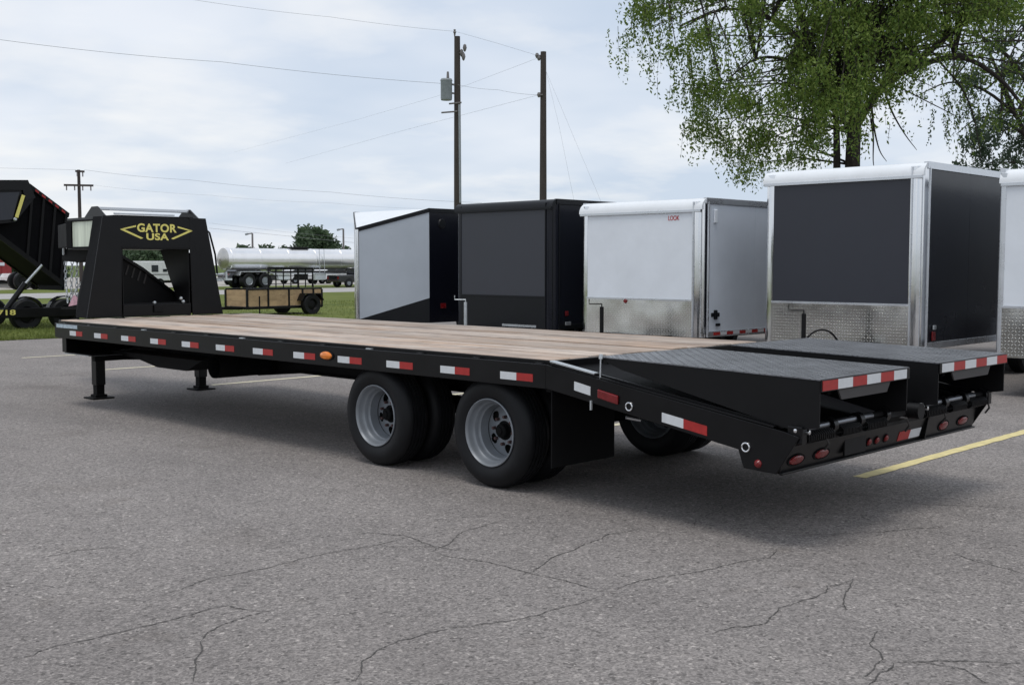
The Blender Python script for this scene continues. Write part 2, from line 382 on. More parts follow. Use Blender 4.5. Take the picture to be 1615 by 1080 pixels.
def text_mesh(body, x0, x1, z0, z1, depth, bold=.02, space=1.0):
    """lettering fitted to a rectangle, lying in local XZ, facing -Y"""
    cu = bpy.data.curves.new('lettering', 'FONT'); cu.body = body; cu.extrude = .02; cu.offset = bold; cu.space_character = space
    ob = bpy.data.objects.new('lettering', cu); COL.objects.link(ob)
    bpy.context.view_layer.update()
    me = bpy.data.meshes.new_from_object(ob.evaluated_get(bpy.context.evaluated_depsgraph_get()))
    bpy.data.objects.remove(ob)
    n = len(me.vertices); co = np.empty(n*3, 'f'); me.vertices.foreach_get('co', co); co = co.reshape(-1, 3)
    mn, mx = co.min(0), co.max(0); t = (co-mn)/(mx-mn)
    new = np.stack([x0+t[:, 0]*(x1-x0), -t[:, 2]*depth, z0+t[:, 1]*(z1-z0)], 1).astype('f')
    me.vertices.foreach_set('co', new.ravel()); me.update(); return me

# ================================================================== THE SETTING
def sheet(name, x0, x1, y0, y1, z, m):
    return struct(MB().add([(x0,y0,z),(x1,y0,z),(x1,y1,z),(x0,y1,z)], [(0,1,2,3)]).build(name, m))
sheet('terrain', -900, 1500, -700, 1600, -.06, 'farground')
lot = sheet('asphalt_lot', -60, 90, -60, 18.6, 0, 'asphalt')
# verge with a slightly ragged edge against the asphalt
def verge():
    mb = MB(); n = 400; vs = []
    for i in range(n+1):
        x = -60+150*i/n
        e = 18.5+.12*math.sin(x*1.3)+.08*math.sin(x*4.1+1)+random.uniform(-.07, .07)
        vs += [(x, e, .012), (x, e+.5, .03), (x, 47, .0)]
    fs = [(i*3+k, i*3+3+k, i*3+4+k, i*3+1+k) for i in range(n) for k in range(2)]
    return struct(mb.add(vs, fs).build('grass_verge', 'grass'))
verge()
sheet('road', -400, 600, 47, 56.5, .004, 'road')
sheet('far_verge', -400, 600, 56.5, 66, .008, 'grass')
sheet('gravel_yard', -400, 600, 66, 130, .004, 'gravel')

def painted_line(y, x0, x1, m, w=.1):
    mb = MB(); n = 60
    vs = []
    for i in range(n+1):
        x = x0+(x1-x0)*i/n
        vs += [(x, y-w/2+random.uniform(-.006, .006), .004), (x, y+w/2+random.uniform(-.006, .006), .004)]
    mb.add(vs, [(2*i, 2*i+2, 2*i+3, 2*i+1) for i in range(n)])
    o = mb.build('painted_line', m, lot)
for y in (13.78, 10.75, 7.69, 4.64, 1.6): painted_line(y, 1.02, 6.6, 'linew')
painted_line(-1.44, 1.02, 6.6, 'line', .105)

def crack(pts, w=.008):
    """open crack in the asphalt, followed on the ground"""
    P = [at(x, y, 2, 0) for x, y in pts]; Q = [P[0]]
    for a, b in zip(P[:-1], P[1:]):
        seg = [a, b]; amp = .055
        for _ in range(5):
            new = [seg[0]]
            for u, v in zip(seg[:-1], seg[1:]):
                d = v-u; nrm = Vector((-d.y, d.x, 0))
                new += [(u+v)/2+nrm*random.gauss(0, amp), v]
            seg = new
        Q += seg[1:]
    vs = []; k = len(Q)
    for i, q in enumerate(Q):
        t = (Q[min(i+1, k-1)]-Q[max(i-1, 0)]); t = Vector((-t.y, t.x, 0)).normalized()
        ww = w*random.uniform(.25, 1.0)*min(1, .25+6*min(i, k-1-i)/k)
        vs += [(q.x-t.x*ww/2, q.y-t.y*ww/2, .003), (q.x+t.x*ww/2, q.y+t.y*ww/2, .003)]
    MB().add(vs, [(2*i, 2*i+2, 2*i+3, 2*i+1) for i in range(k-1)]).build('crack', 'crack', lot)
for c in ([(235,945),(330,912),(440,890),(520,872),(600,858),(650,845)],
          [(10,1045),(90,1018),(200,994),(300,970),(360,955),(430,965)],
          [(318,1010),(345,988),(430,962)], [(318,1010),(316,1030),(305,1075)],
          [(560,1075),(570,1045),(630,1010),(690,995),(790,980),(850,970),(960,935)],
          [(960,935),(890,915),(840,905),(760,885),(680,870)], [(680,870),(740,835),(790,822)],
          [(830,905),(880,875),(960,842),(1015,832)], [(960,935),(1080,905),(1170,885),(1215,880),(1225,866)],
          [(1095,832),(1120,810),(1190,785)], [(1225,770),(1350,780),(1500,797),(1610,800)],
          [(1345,915),(1330,945),(1335,962)], [(1385,995),(1392,1040),(1360,1070)],
          [(1410,1045),(1500,1043),(1615,1047)], [(1410,1045),(1370,1080)],
          [(600,860),(690,862),(750,870)], [(1450,1042),(1520,1055),(1560,1078)],
          [(1250,845),(1400,838),(1500,832)], [(690,865),(675,858),(640,845),(560,838)],
          [(1120,1000),(1200,985),(1290,940),(1345,915)], [(1500,870),(1560,890),(1615,905)], [(60,880),(120,868),(200,862)], [(380,795),(420,790)]): crack(c)

# grass blades along the part of the verge that is seen (nobody could count them)
def blades():
    pts = []
    def region(xa, xb, ya, yb, n):
        k = 0
        while k < n:
            x = random.uniform(xa, xb); y = random.uniform(ya, yb); pts.append((x, y)); k += 1
    region(0, 9, 18.45, 26, 26000); region(10, 24, 20, 34, 9000); region(-4, 12, 18.4, 19.0, 6000)
    V = []; F = []
    for x, y in pts:
        h = random.uniform(.03, .10); a = random.uniform(0, 6.28); w = random.uniform(.006, .014)
        dx, dy = math.cos(a)*w, math.sin(a)*w; lx, ly = random.gauss(0, .03), random.gauss(0, .03)
        i = len(V); V += [(x-dx, y-dy, .0), (x+dx, y+dy, .0), (x+lx, y+ly, h)]; F.append((i, i+1, i+2))
    me = bpy.data.meshes.new('grass_blades'); me.from_pydata(V, [], F)
    o = put('grass_blades', me, 'blade'); tag(o, 'short yellowish green grass on the verge beyond the asphalt', 'grass', kind='stuff')
blades()

# ================================================================== GOOSENECK FLATBED TRAILER
HW = 1.295
GT = thing('gooseneck_trailer', (0, 2.4, 0), 'long black gooseneck flatbed trailer with wooden deck and two folded ramps', 'trailer')
def gp(mb, name, m, bevel=0, smooth=False, parent=None, angle=35): return mb.build(name, m, parent or GT, bevel, smooth, angle)

# deck planks
plank_me = None
n_pl = 13; pw = 2*1.238/n_pl
for i in range(n_pl):
    if plank_me is None:
        mb = MB(); mb.box(-pw/2+.006, pw/2-.006, -3.745, 3.745, -.044, 0)
        plank_me = mb.mesh('plank'); plank_me.materials.append(MT['plank'])
    o = bpy.data.objects.new('plank', plank_me); COL.objects.link(o)
    o.location = (-1.238+pw*(i+.5)+random.uniform(-.002, .002), 3.33+random.uniform(-.006, .006), .952+(0, -.002, .003, -.005, .002, -.001, -.006, .003, .001, -.004, .002, -.003, -.001)[i])
    o.rotation_euler = (random.uniform(-.0004, .0004), random.uniform(-.012, .012), 0)
    adopt_loc = o.matrix_basis.copy(); adopt(o, GT)
    b = o.modifiers.new('bevel', 'BEVEL'); b.width = .004; b.segments = 1
# side rails, rub rails and stake pockets
for s in (-1, 1):
    mb = MB()
    mb.box(s*1.283, s*HW, -.42, 7.07, .762, .922).box(s*1.20, s*1.283, -.42, 7.07, .762, .770)
    gp(mb, 'rub_rail', 'black', .003)
    gp(MB().box(s*1.241, s*1.25, -.42, 7.07, .772, .945), 'side_rail', 'black', .002)
    for k in range(13):
        y = 6.86-.6*k
        gp(MB().box(s*1.2505, s*1.2828, y-.03, y+.03, .772, .929), 'stake_pocket', 'zinc' if s < 0 and k in (3, 6, 9) else 'black', .002)
gp(MB().box(-1.24, 1.24, 7.05, 7.085, .80, .955), 'front_rail', 'black', .004)
gp(MB().box(-1.24, 1.24, -.42-.03, -.42, .80, .945), 'rear_deck_rail', 'black', .004)
# frame below the deck
for s in (-1, 1):
    mb = MB(); prof = [(7.25,.46),(6.6,.50),(5.6,.56),(4.4,.575),(4.12,.49),(3.4,.56),(2.2,.56),(-.4,.56),(-2.1,.50),(-2.1,.60),(-.4,.80),(7.25,.80)]
    mb.prism(0, prof, s*.50-.006, s*.50+.006)
    mb.box(s*.44, s*.56, -.4, 7.25, .80, .812)
    gp(mb, 'main_beam', 'under')
    gp(MB().prism(0, [(y, z-.006) for y, z in prof[:8]]+[(y, z+.008) for y, z in prof[:8]][::-1], s*.44, s*.56), 'beam_flange', 'under')
for k in range(13):
    y = 6.9-.6*k
    gp(MB().box(-1.238, 1.238, y-.004, y+.004, .815, .905).box(-1.238, 1.238, y, y+.05, .815, .822), 'cross_member', 'under')
gp(MB().lathe([(.11, -1.15), (.11, 1.15)], (0, 3.95, .62), (1, 0, 0), 20), 'torque_tube', 'under', smooth=True)
# front drop tray under the left front corner
gp(MB().box(-1.27, 1.27, 6.84, 6.852, .60, .80).box(-1.29, -.72, 6.2, 6.84, .600, .607).box(-1.29, -1.275, 6.80, 6.9, .607, .77), 'front_tray', 'black', .002)
gp(MB().box(-1.29, -.6, 6.25, 6.86, .592, .599), 'tray_lip', 'zinc')
gp(MB().prism(0, [(6.5,.59),(5.9,.56),(5.5,.50),(4.9,.50),(4.6,.62),(6.5,.62)], -.9, -.62), 'storage_trough', 'under')
gp(MB().box(-1.2, -.5, 6.30, 6.36, .53, .59), 'trough_rail', 'under')
# landing gear
for s in (-1, 1):
    leg = gp(MB().box(s*.67-.058, s*.67+.058, 7.29, 7.41, .16, .94), 'landing_leg', 'black', .006)
    gp(MB().box(s*.67-.048, s*.67+.048, 7.30, 7.40, .02, .17), 'inner_leg', 'under', .004, parent=leg)
    gp(MB().box(s*.67-.13, s*.67+.13, 7.22, 7.48, .0, .018).box(s*.67-.07, s*.67+.07, 7.28, 7.42, .018, .05), 'foot_plate', 'under', .003, parent=leg)
gp(MB().tube([(-.62, 7.3, .72), (.62, 7.3, .72)], .018), 'gear_shaft', 'under')
gp(MB().box(-.8, .8, 7.09, 7.42, .80, .94), 'neck_cross_box', 'black', .006)

# gooseneck
for s in (-1, 1):
    rear = [(s*.885, .955), (s*.46, .955), (s*.44, 1.77), (s*.44, 2.14), (s*.665, 2.14)]
    o = gp(MB().prism(1, rear, 7.15, 7.165), 'upright_plate', 'black', .004)
    # box sides of the upright (deeper towards the top)
    mb = MB(); xi = .435
    mb.add([(s*xi,7.165,.95),(s*xi,7.40,.95),(s*xi,7.44,1.1),(s*xi,7.87,1.77),(s*xi,8.12,2.12),(s*xi,7.165,2.12),
            (s*(xi-.01),7.165,.95),(s*(xi-.01),7.40,.95),(s*(xi-.01),7.44,1.1),(s*(xi-.01),7.87,1.77),(s*(xi-.01),8.12,2.12),(s*(xi-.01),7.165,2.12)],
           [(0,1,2,3,4,5),(11,10,9,8,7,6)]+[(i,(i+1)%6,6+(i+1)%6,6+i) for i in range(6)])
    gp(mb, 'upright_inner_side', 'blackm')
    mb = MB(); a = [(.88,7.165,.955),(.86,7.50,.955),(.80,7.56,1.2),(.73,7.42,1.72),(.665,7.40,2.13),(.667,7.165,2.13)]
    mb.add([(s*x, y, z) for x, y, z in a]+[(s*(x-.012), y, z) for x, y, z in a], [(0,1,2,3,4,5),(11,10,9,8,7,6)]+[(i,(i+1)%6,6+(i+1)%6,6+i) for i in range(6)])
    gp(mb, 'upright_outer_side', 'flat')
    gp(MB().prism(1, [(s*.86,.96),(s*.46,.96),(s*.45,1.72),(s*.70,1.72)], 7.46, 7.47), 'upright_front_plate', 'blackm')
head = gp(MB().box(-.442, .442, 7.152, 7.166, 1.77, 2.125), 'head_plate', 'black', .003)
gp(MB().box(-.44, .44, 7.146, 7.152, 1.755, 1.785), 'head_lip', 'blackm', .002)
gp(MB().box(-.44, .44, 7.15, 7.25, .955, 1.10), 'sill_beam', 'black', .006)
gp(MB().box(-.64, .64, 7.40, 8.15, 1.755, 1.765), 'arm_floor', 'black')
gp(MB().box(-.645, .645, 7.166, 8.15, 2.10, 2.13), 'arm_roof', 'black', .003)
gp(MB().box(-.64, .64, 8.14, 8.16, 1.765, 2.1), 'arm_front', 'black')
for s in (-1, 1):
    gp(MB().box(s*.63, s*.645, 7.42, 8.02, 1.785, 2.085), 'toolbox_side', 'toolbox')
    mb = MB().box(s*.635, s*.662, 7.38, 7.42, 1.765, 2.10).box(s*.635, s*.662, 8.0, 8.14, 1.765, 2.10).box(s*.635, s*.662, 7.42, 8.0, 1.760, 1.785).box(s*.635, s*.662, 7.42, 8.0, 2.085, 2.10)
    gp(mb, 'toolbox_frame', 'flat', .003)
    gp(MB().tube([(s*.64, 7.45, 1.55), (s*.64, 7.45, 1.72)], .022), 'marker_post', 'zinc')
gp(MB().prism(2, [(-.6,8.162),(.6,8.162),(.17,9.5),(-.17,9.5)], 1.79, 2.09), 'arm_taper', 'flat', .006)
gp(MB().prism(0, [(8.3,1.785),(9.45,1.785),(9.45,1.62),(9.0,1.60),(8.5,1.70)], -.14, .14), 'arm_keel', 'under')
gp(MB().lathe([(.055, 0), (.055, .45), (.085, .45), (.085, .60), (.03, .60)], (.12, 9.15, 1.62), (0, 0, -1), 20), 'coupler_tube', 'under', smooth=True)
gp(MB().tube([tuple(at(100.5,384,0,-.16)), tuple(at(100.5,402,0,-.16))], .018), 'release_rod', 'zinc')
gp(MB().box(-.5, .5, 7.168, 7.40, 2.131, 2.15), 'head_tray', 'blackm')
def chain(pts, name='safety_chain'):
    mb = MB(); k = 0; P = [Vector(p) for p in pts]
    for a, b in zip(P[:-1], P[1:]):
        n = max(1, int((b-a).length/.05)); t = (b-a).normalized()
        for i in range(n):
            c = a+(b-a)*(i+.5)/n; side = t.cross(Vector((1, 0, 0)) if k % 2 else Vector((0, 1, 0))); side = side.normalized() if side.length > .01 else Vector((1, 0, 0))
            k += 1
            pt = []
            for j in range(9):
                q = 2*math.pi*j/8; pt.append(c+t*math.cos(q)*.034+side*math.sin(q)*.017)
            mb.tube(pt, .006, 5, False)
    gp(mb, name, 'zinc')
def cpx(*p): return [tuple(at(x, y, 0, -.1)) for x, y in p]
chain(cpx((103,413),(104,450),(107,478))); chain(cpx((114,410),(113,445),(112,475))); chain(cpx((122,408),(121,440),(121,478))); chain(cpx((136,437),(125,450),(114,463)))
q0 = at(121, 478, 0, -.1)
gp(MB().prism(0, [(at(x, y, 0, -.12).y, at(x, y, 0, -.12).z) for x, y in ((109,483),(135,478),(117,465))], -.13, -.12), 'warning_placard', 'pink')
gp(MB().prism(0, [(at(x, y, 0, -.10).y, at(x, y, 0, -.10).z) for x, y in ((96,488),(140,486),(140,483),(96,484))], -.10, .12), 'coupler_foot', 'under')
# slotted diagonal gusset inside the neck
def gpx(*p): return [(lambda q: (q.x, q.z))(at(x, y, 1, 7.7)) for x, y in p]
gus = gp(MB().prism(1, gpx((176,396),(194,408),(224,426),(260,454),(284,471),(284,486),(176,486)), 7.70, 7.712), 'gusset_plate', 'blackm', .002)
for k in range(4):
    x, y = 201+9.5*k, 418+4.5*k
    gp(MB().prism(1, gpx((x,y),(x+2.4,y),(x-2.0,y+16),(x-4.4,y+15)), 7.69, 7.699), 'gusset_slot', 'greyflap', parent=gus)
gp(MB().prism(1, gpx((176,393),(194,404),(224,422),(260,450),(285,469),(285,473),(260,455),(224,427),(194,409),(176,398)), 7.66, 7.70), 'gusset_flange', 'black')
gp(MB().tube([(-.43, 7.22, 1.105), (.43, 7.22, 1.105)], .010), 'conduit', 'blackm')
gp(MB().box(-.06, .06, 7.125, 7.15, 1.0, 1.085), 'junction_box', 'blackm', .005)
for x, z in ((-.02, 1.115), (.33, 1.16), (.36, 1.12)): gp(MB().lathe([(0, .02), (.018, .016), (.022, 0)], (x, 7.2, z), (0, -1, 0), 12), 'grommet', 'zinc')
# head rack
for s in (-1, 1):
    gp(MB().prism(0, [(7.2,2.13),(7.75,2.13),(7.55,2.255),(7.42,2.255)], s*.60-.012, s*.60+.012), 'rack_bracket', 'black', .003)
gp(MB().box(-.59, .59, 7.42, 7.47, 2.212, 2.25), 'rack_rail', 'alu', .006)
gp(MB().box(-.42, .36, 7.36, 7.39, 2.165, 2.185), 'rack_rail', 'alu', .004)
# grab handle and step on the right of the neck
gp(MB().tube([(.70,7.3,1.99),(.76,7.3,2.0),(.80,7.3,1.97),(.875,7.3,1.7),(.90,7.3,1.45)], .012, 8), 'grab_handle', 'blackm', smooth=True)
gp(MB().tube([(.84,7.3,1.45),(.98,7.3,1.45),(.98,7.3,1.37),(.86,7.3,1.37)], .012, 8), 'step', 'zinc', smooth=True)
# lettering
def letter(body, x0, x1, z0, z1, bold, sp):
    o = put('lettering', text_mesh(body, x0, x1, z0, z1, .002, bold, sp), 'yellow'); o.location = (0, 7.1505, 0); adopt(o, GT)
letter('GATOR', -.245, .265, 1.956, 2.058, .032, 1.08); letter('USA', -.13, .16, 1.862, 1.946, .032, 1.08)
for s, ox in ((-1, 0), (1, .02)):
    def q(x, z): return (ox+s*x, z)
    mb = MB()
    mb.prism(1, [q(.46,1.985), q(.26,2.035), q(.26,2.015), q(.40,1.985)], 7.1485, 7.1505)
    mb.prism(1, [q(.46,1.982), q(.40,1.982), q(.17,1.885), q(.20,1.875)], 7.1485, 7.1505)
    gp(mb, 'chevron', 'yellow')
gp(MB().box(-1.297, -1.2951, 6.50, 7.02, .875, .915), 'decal', 'decal')

# reflective tape along the rail
def tape(y0, y1, z0, z1, m, X=-HW):
    gp(MB().box(X-.0022 if X < 0 else X+.0022, X, y0, y1, z0, z1), 'reflective_tape', m)
tape_px = [107.3,152.8,190.8,236.6,285,340.9,402.4,467.8,533,607.7,690,789]
for i in range(12):
    y = .6096*(11-i)
    if i == 0: y -= .02
    tape(y, y-.153, .80, .851, 'tapew'); tape(y-.153, y-.305, .80, .851, 'taper')
    tape(y, y-.153, .80, .851, 'tapew', HW); tape(y-.153, y-.305, .80, .851, 'taper', HW)
def oval(mb):
    mb.v = [(x, 1.972+(y-1.972)*2.3, z) for x, y, z in mb.v]; return mb
amb = gp(oval(MB().lathe([(0, .03), (.022, .028), (.031, .018), (.034, 0)], (-HW, 1.972, .846), (-1, 0, 0), 24)), 'marker_lamp', 'amber', smooth=True)
gp(oval(MB().lathe([(.040, 0), (.040, .008), (.034, .01)], (-HW, 1.972, .846), (-1, 0, 0), 24)), 'lamp_bezel', 'blackm', parent=amb)

# wheels
tyre_prof = [(.232,.012),(.262,-.002),(.30,-.010),(.335,-.008),(.362,.004),(.382,.022),(.392,.04)]
for g in (.065, .100, .135, .170):
    tyre_prof += [(.396, g-.007), (.386, g-.005), (.386, g+.005), (.396, g+.007)]
tyre_prof += [(.392,.195),(.382,.213),(.362,.231),(.335,.243),(.30,.245),(.262,.237),(.232,.223)]
rim_prof = [(.2315,.014),(.2415,.006),(.2415,-.003),(.236,-.006),(.228,.004),(.223,.018),(.221,.042),(.210,.058),(.2065,.062),(.2055,.085),(.196,.100),(.192,.104),(.190,.136),(.184,.172)]
# parts of the tyre above the ground: flatten slightly at the contact
def tyre_mesh():
    mb = MB().lathe(tyre_prof, (0, 0, 0), (1, 0, 0), 72)
    mb.v = [(x, y, max(z, -.392)) for x, y, z in mb.v]
    me = mb.mesh('tyre', True, 50); me.materials.append(MT['rubber']); return me
TYRE = tyre_mesh()
def rim_meshes():
    a = MB().lathe(rim_prof, (0, 0, 0), (1, 0, 0), 64).mesh('rim', True, 40); a.materials.append(MT['rim'])
    # disc with hand holes
    nr, na = 12, 120; r0, r1 = .070, .186; vs = []; fs = []
    def dz(r): return .168-.012*math.cos((r-.075)/(.186-.075)*math.pi*1.0) if r > .075 else .156
    holes = [(math.radians(36+72*k), .139, .038) for k in range(5)]
    hc = [(h[1]*math.cos(h[0]), h[1]*math.sin(h[0]), h[2]) for h in holes]
    for i in range(nr+1):
        r = r0+(r1-r0)*i/nr
        for j in range(na):
            q = 2*math.pi*j/na; y, z = r*math.cos(q), r*math.sin(q)
            for hx, hy, hr in hc:
                d = math.hypot(y-hx, z-hy)
                if abs(d-hr) < .0055 and d > 1e-5: y, z = hx+(y-hx)*hr/d, hy+(z-hy)*hr/d
            vs.append((dz(r), y, z))
    for i in range(nr):
        for j in range(na):
            f = (i*na+j, i*na+(j+1) % na, (i+1)*na+(j+1) % na, (i+1)*na+j)
            cy = sum(vs[k][1] for k in f)/4; cz = sum(vs[k][2] for k in f)/4
            if any(math.hypot(cy-hx, cz-hy) < hr-.001 for hx, hy, hr in hc): continue
            fs.append(f)
    d = MB().add(vs, fs).mesh('disc', True, 60); d.materials.append(MT['rim'])
    h = MB().lathe([(0,-.0),(.03,.0),(.045,.006),(.05,.012),(.052,.05),(.074,.055),(.074,.12)], (.105, 0, 0), (1, 0, 0), 28).mesh('hub', True); h.materials.append(MT['under'])
    cap = MB().lathe([(0,-.012),(.026,-.010),(.03,0)], (.105, 0, 0), (1, 0, 0), 20).mesh('hub_cap', True); cap.materials.append(MT['under'])
    nmb = MB()
    for k in range(8):
        q = 2*math.pi*k/8; nmb.lathe([(0,-.03),(.009,-.03),(.011,-.026),(.011,0)], (.156, .090*math.cos(q), .090*math.sin(q)), (1, 0, 0), 6)
    nut = MB().lathe([(0,-.03),(.010,-.03),(.013,-.024),(.013,.005)], (0, 0, 0), (1, 0, 0), 6).mesh('lug_nut'); nut.materials.append(MT['nut'])
    back = MB().lathe([(.19,.21),(.0,.21)], (0, 0, 0), (1, 0, 0), 32).mesh('drum'); back.materials.append(MT['rimdark'])
    return a, d, h, cap, nut, back
RIM, DISC, HUB, CAP, NUT, DRUM = rim_meshes()
def wheel(x, y, flip, full, spin):
    w = bpy.data.objects.new('wheel', None); COL.objects.link(w); w.location = (x, y, .395)
    w.rotation_euler = (0, 0, math.pi if flip else 0); adopt(w, GT)
    def sub(name, me, loc=(0, 0, 0)):
        o = bpy.data.objects.new(name, me); COL.objects.link(o); o.parent = w; o.location = loc
        return o
    sub('tyre', TYRE); r = sub('rim', RIM)
    d = sub('disc', DISC); d.rotation_euler = (spin, 0, 0)
    sub('drum', DRUM)
    if full:
        sub('hub', HUB); sub('hub_cap', CAP)
        for k in range(8):
            q = 2*math.pi*k/8+spin; sub('lug_nut', NUT, (.160, .098*math.cos(q), .098*math.sin(q)))
for y, sp in ((1.5006, .35), (.2237, .1)):
    wheel(-1.1865, y, False, True, sp); wheel(-.665, y, True, False, sp)
    wheel(1.1865, y, True, True, sp); wheel(.665, y, False, False, sp)
    gp(MB().lathe([(.06,-1.0),(.06,1.0)], (0, y, .395), (1, 0, 0), 16), 'axle', 'under', smooth=True)
    for s in (-1, 1):
        gp(MB().box(s*.52, s*.60, y-.5, y+.5, .47, .52), 'leaf_spring', 'under')
for s in (-1, 1):
    gp(MB().prism(0, [(.62,.80),(.62,.62),(.78,.50),(.94,.50),(1.10,.62),(1.10,.80)], s*.56-.03, s*.56+.03), 'spring_hanger', 'under')
    gp(MB().box(s*1.27, s*.63, -.455, -.445, .24, .765), 'mud_flap', 'flap')
    gp(MB().box(s*1.27, s*.60, -.44, -.40, .74, .80), 'flap_bracket', 'under')

# dovetail
for s in (-1, 1):
    side = [(-.42,.922),(-.42,.765),(-.62,.735),(-1.90,.535),(-1.935,.434),(-2.145,.425),(-2.285,.643),(-2.19,.665),(-.87,.86)]
    dv = gp(MB().prism(0, side, s*1.283, s*HW), 'dovetail_side', 'black', .003)
    gp(MB().prism(0, [(-.42,.945),(-.42,.925),(-2.15,.675),(-2.19,.69)], s*1.235, s*1.25), 'dovetail_inner_rail', 'black')
    gp(MB().bar((s*1.27, -.45, .926), (s*1.27, -2.12, .682), .03, .012), 'dovetail_top_rail', 'black', .003)
    for k in range(3):
        gp(MB().box(s*1.2505, s*1.2828, -.66-.55*k, -.60-.55*k, .74-.085*k, .875-.085*k), 'stake_pocket', 'black')
gp(MB().prism(0, [(-.45,.90),(-2.12,.65),(-2.12,.62),(-.45,.87)], -1.234, 1.234), 'dovetail_floor', 'flat')
for k in range(4):
    y = -.75-.4*k; z = .84-.06*k
    gp(MB().box(-1.23, 1.23, y-.03, y+.03, z-.10, z-.02), 'dovetail_cross_member', 'under')
gp(MB().bar((-1.268, -.45, .944), (-1.268, -.83, .888), .045, .012), 'corner_strip', 'zinc', .003)
def slant_tape(ya, yb, zc_a, zc_b, m, h=.056):
    gp(MB().prism(0, [(ya, zc_a-h/2), (yb, zc_b-h/2), (yb, zc_b+h/2), (ya, zc_a+h/2)], -HW-.0025, -HW), 'reflective_tape', m)
slant_tape(-.670, -.805, .802, .778, 'tapew'); slant_tape(-1.366, -1.523, .667, .643, 'tapew'); slant_tape(-1.523, -1.689, .643, .617, 'taper')
gp(MB().prism(0, [(-.872,.742),(-1.035,.712),(-1.035,.768),(-.872,.797)], -HW-.016, -HW), 'marker_lamp', 'redlens', .006)
gp(MB().box(-HW-.012, -HW, -.822, -.810, .66, .72), 'flap_bolt', 'zinc')
for y, z in ((-1.12, .708), (-1.953, .554)):
    rg = gp(MB().torus((-HW-.006, y, z), (1, 0, 0), .024, .0055), 'hose_ring', 'chrome', smooth=True)
    gp(MB().lathe([(0, .004), (.019, .003), (.021, 0)], (-HW, y, z), (-1, 0, 0), 16), 'ring_core', 'blackm', parent=rg)
gp(MB().lathe([(0, .016), (.014, .014), (.022, .006), (.024, 0)], (-HW, -2.03, .470), (-1, 0, 0), 18), 'side_lamp', 'redlens', smooth=True)
gp(MB().tube([(-1.28, -.872, .86), (-1.275, -.872, .995)], .0055, 8), 'latch_rod', 'alu')
gp(MB().lathe([(0,.03),(.012,.028),(.014,0)], (-1.275, -.872, .985), (0, 0, 1), 12), 'latch_knob', 'zinc')
gp(MB().tube([(-1.18, -1.0, .62), (-1.10, -1.05, .60)], .012), 'grease_fitting', 'alu')

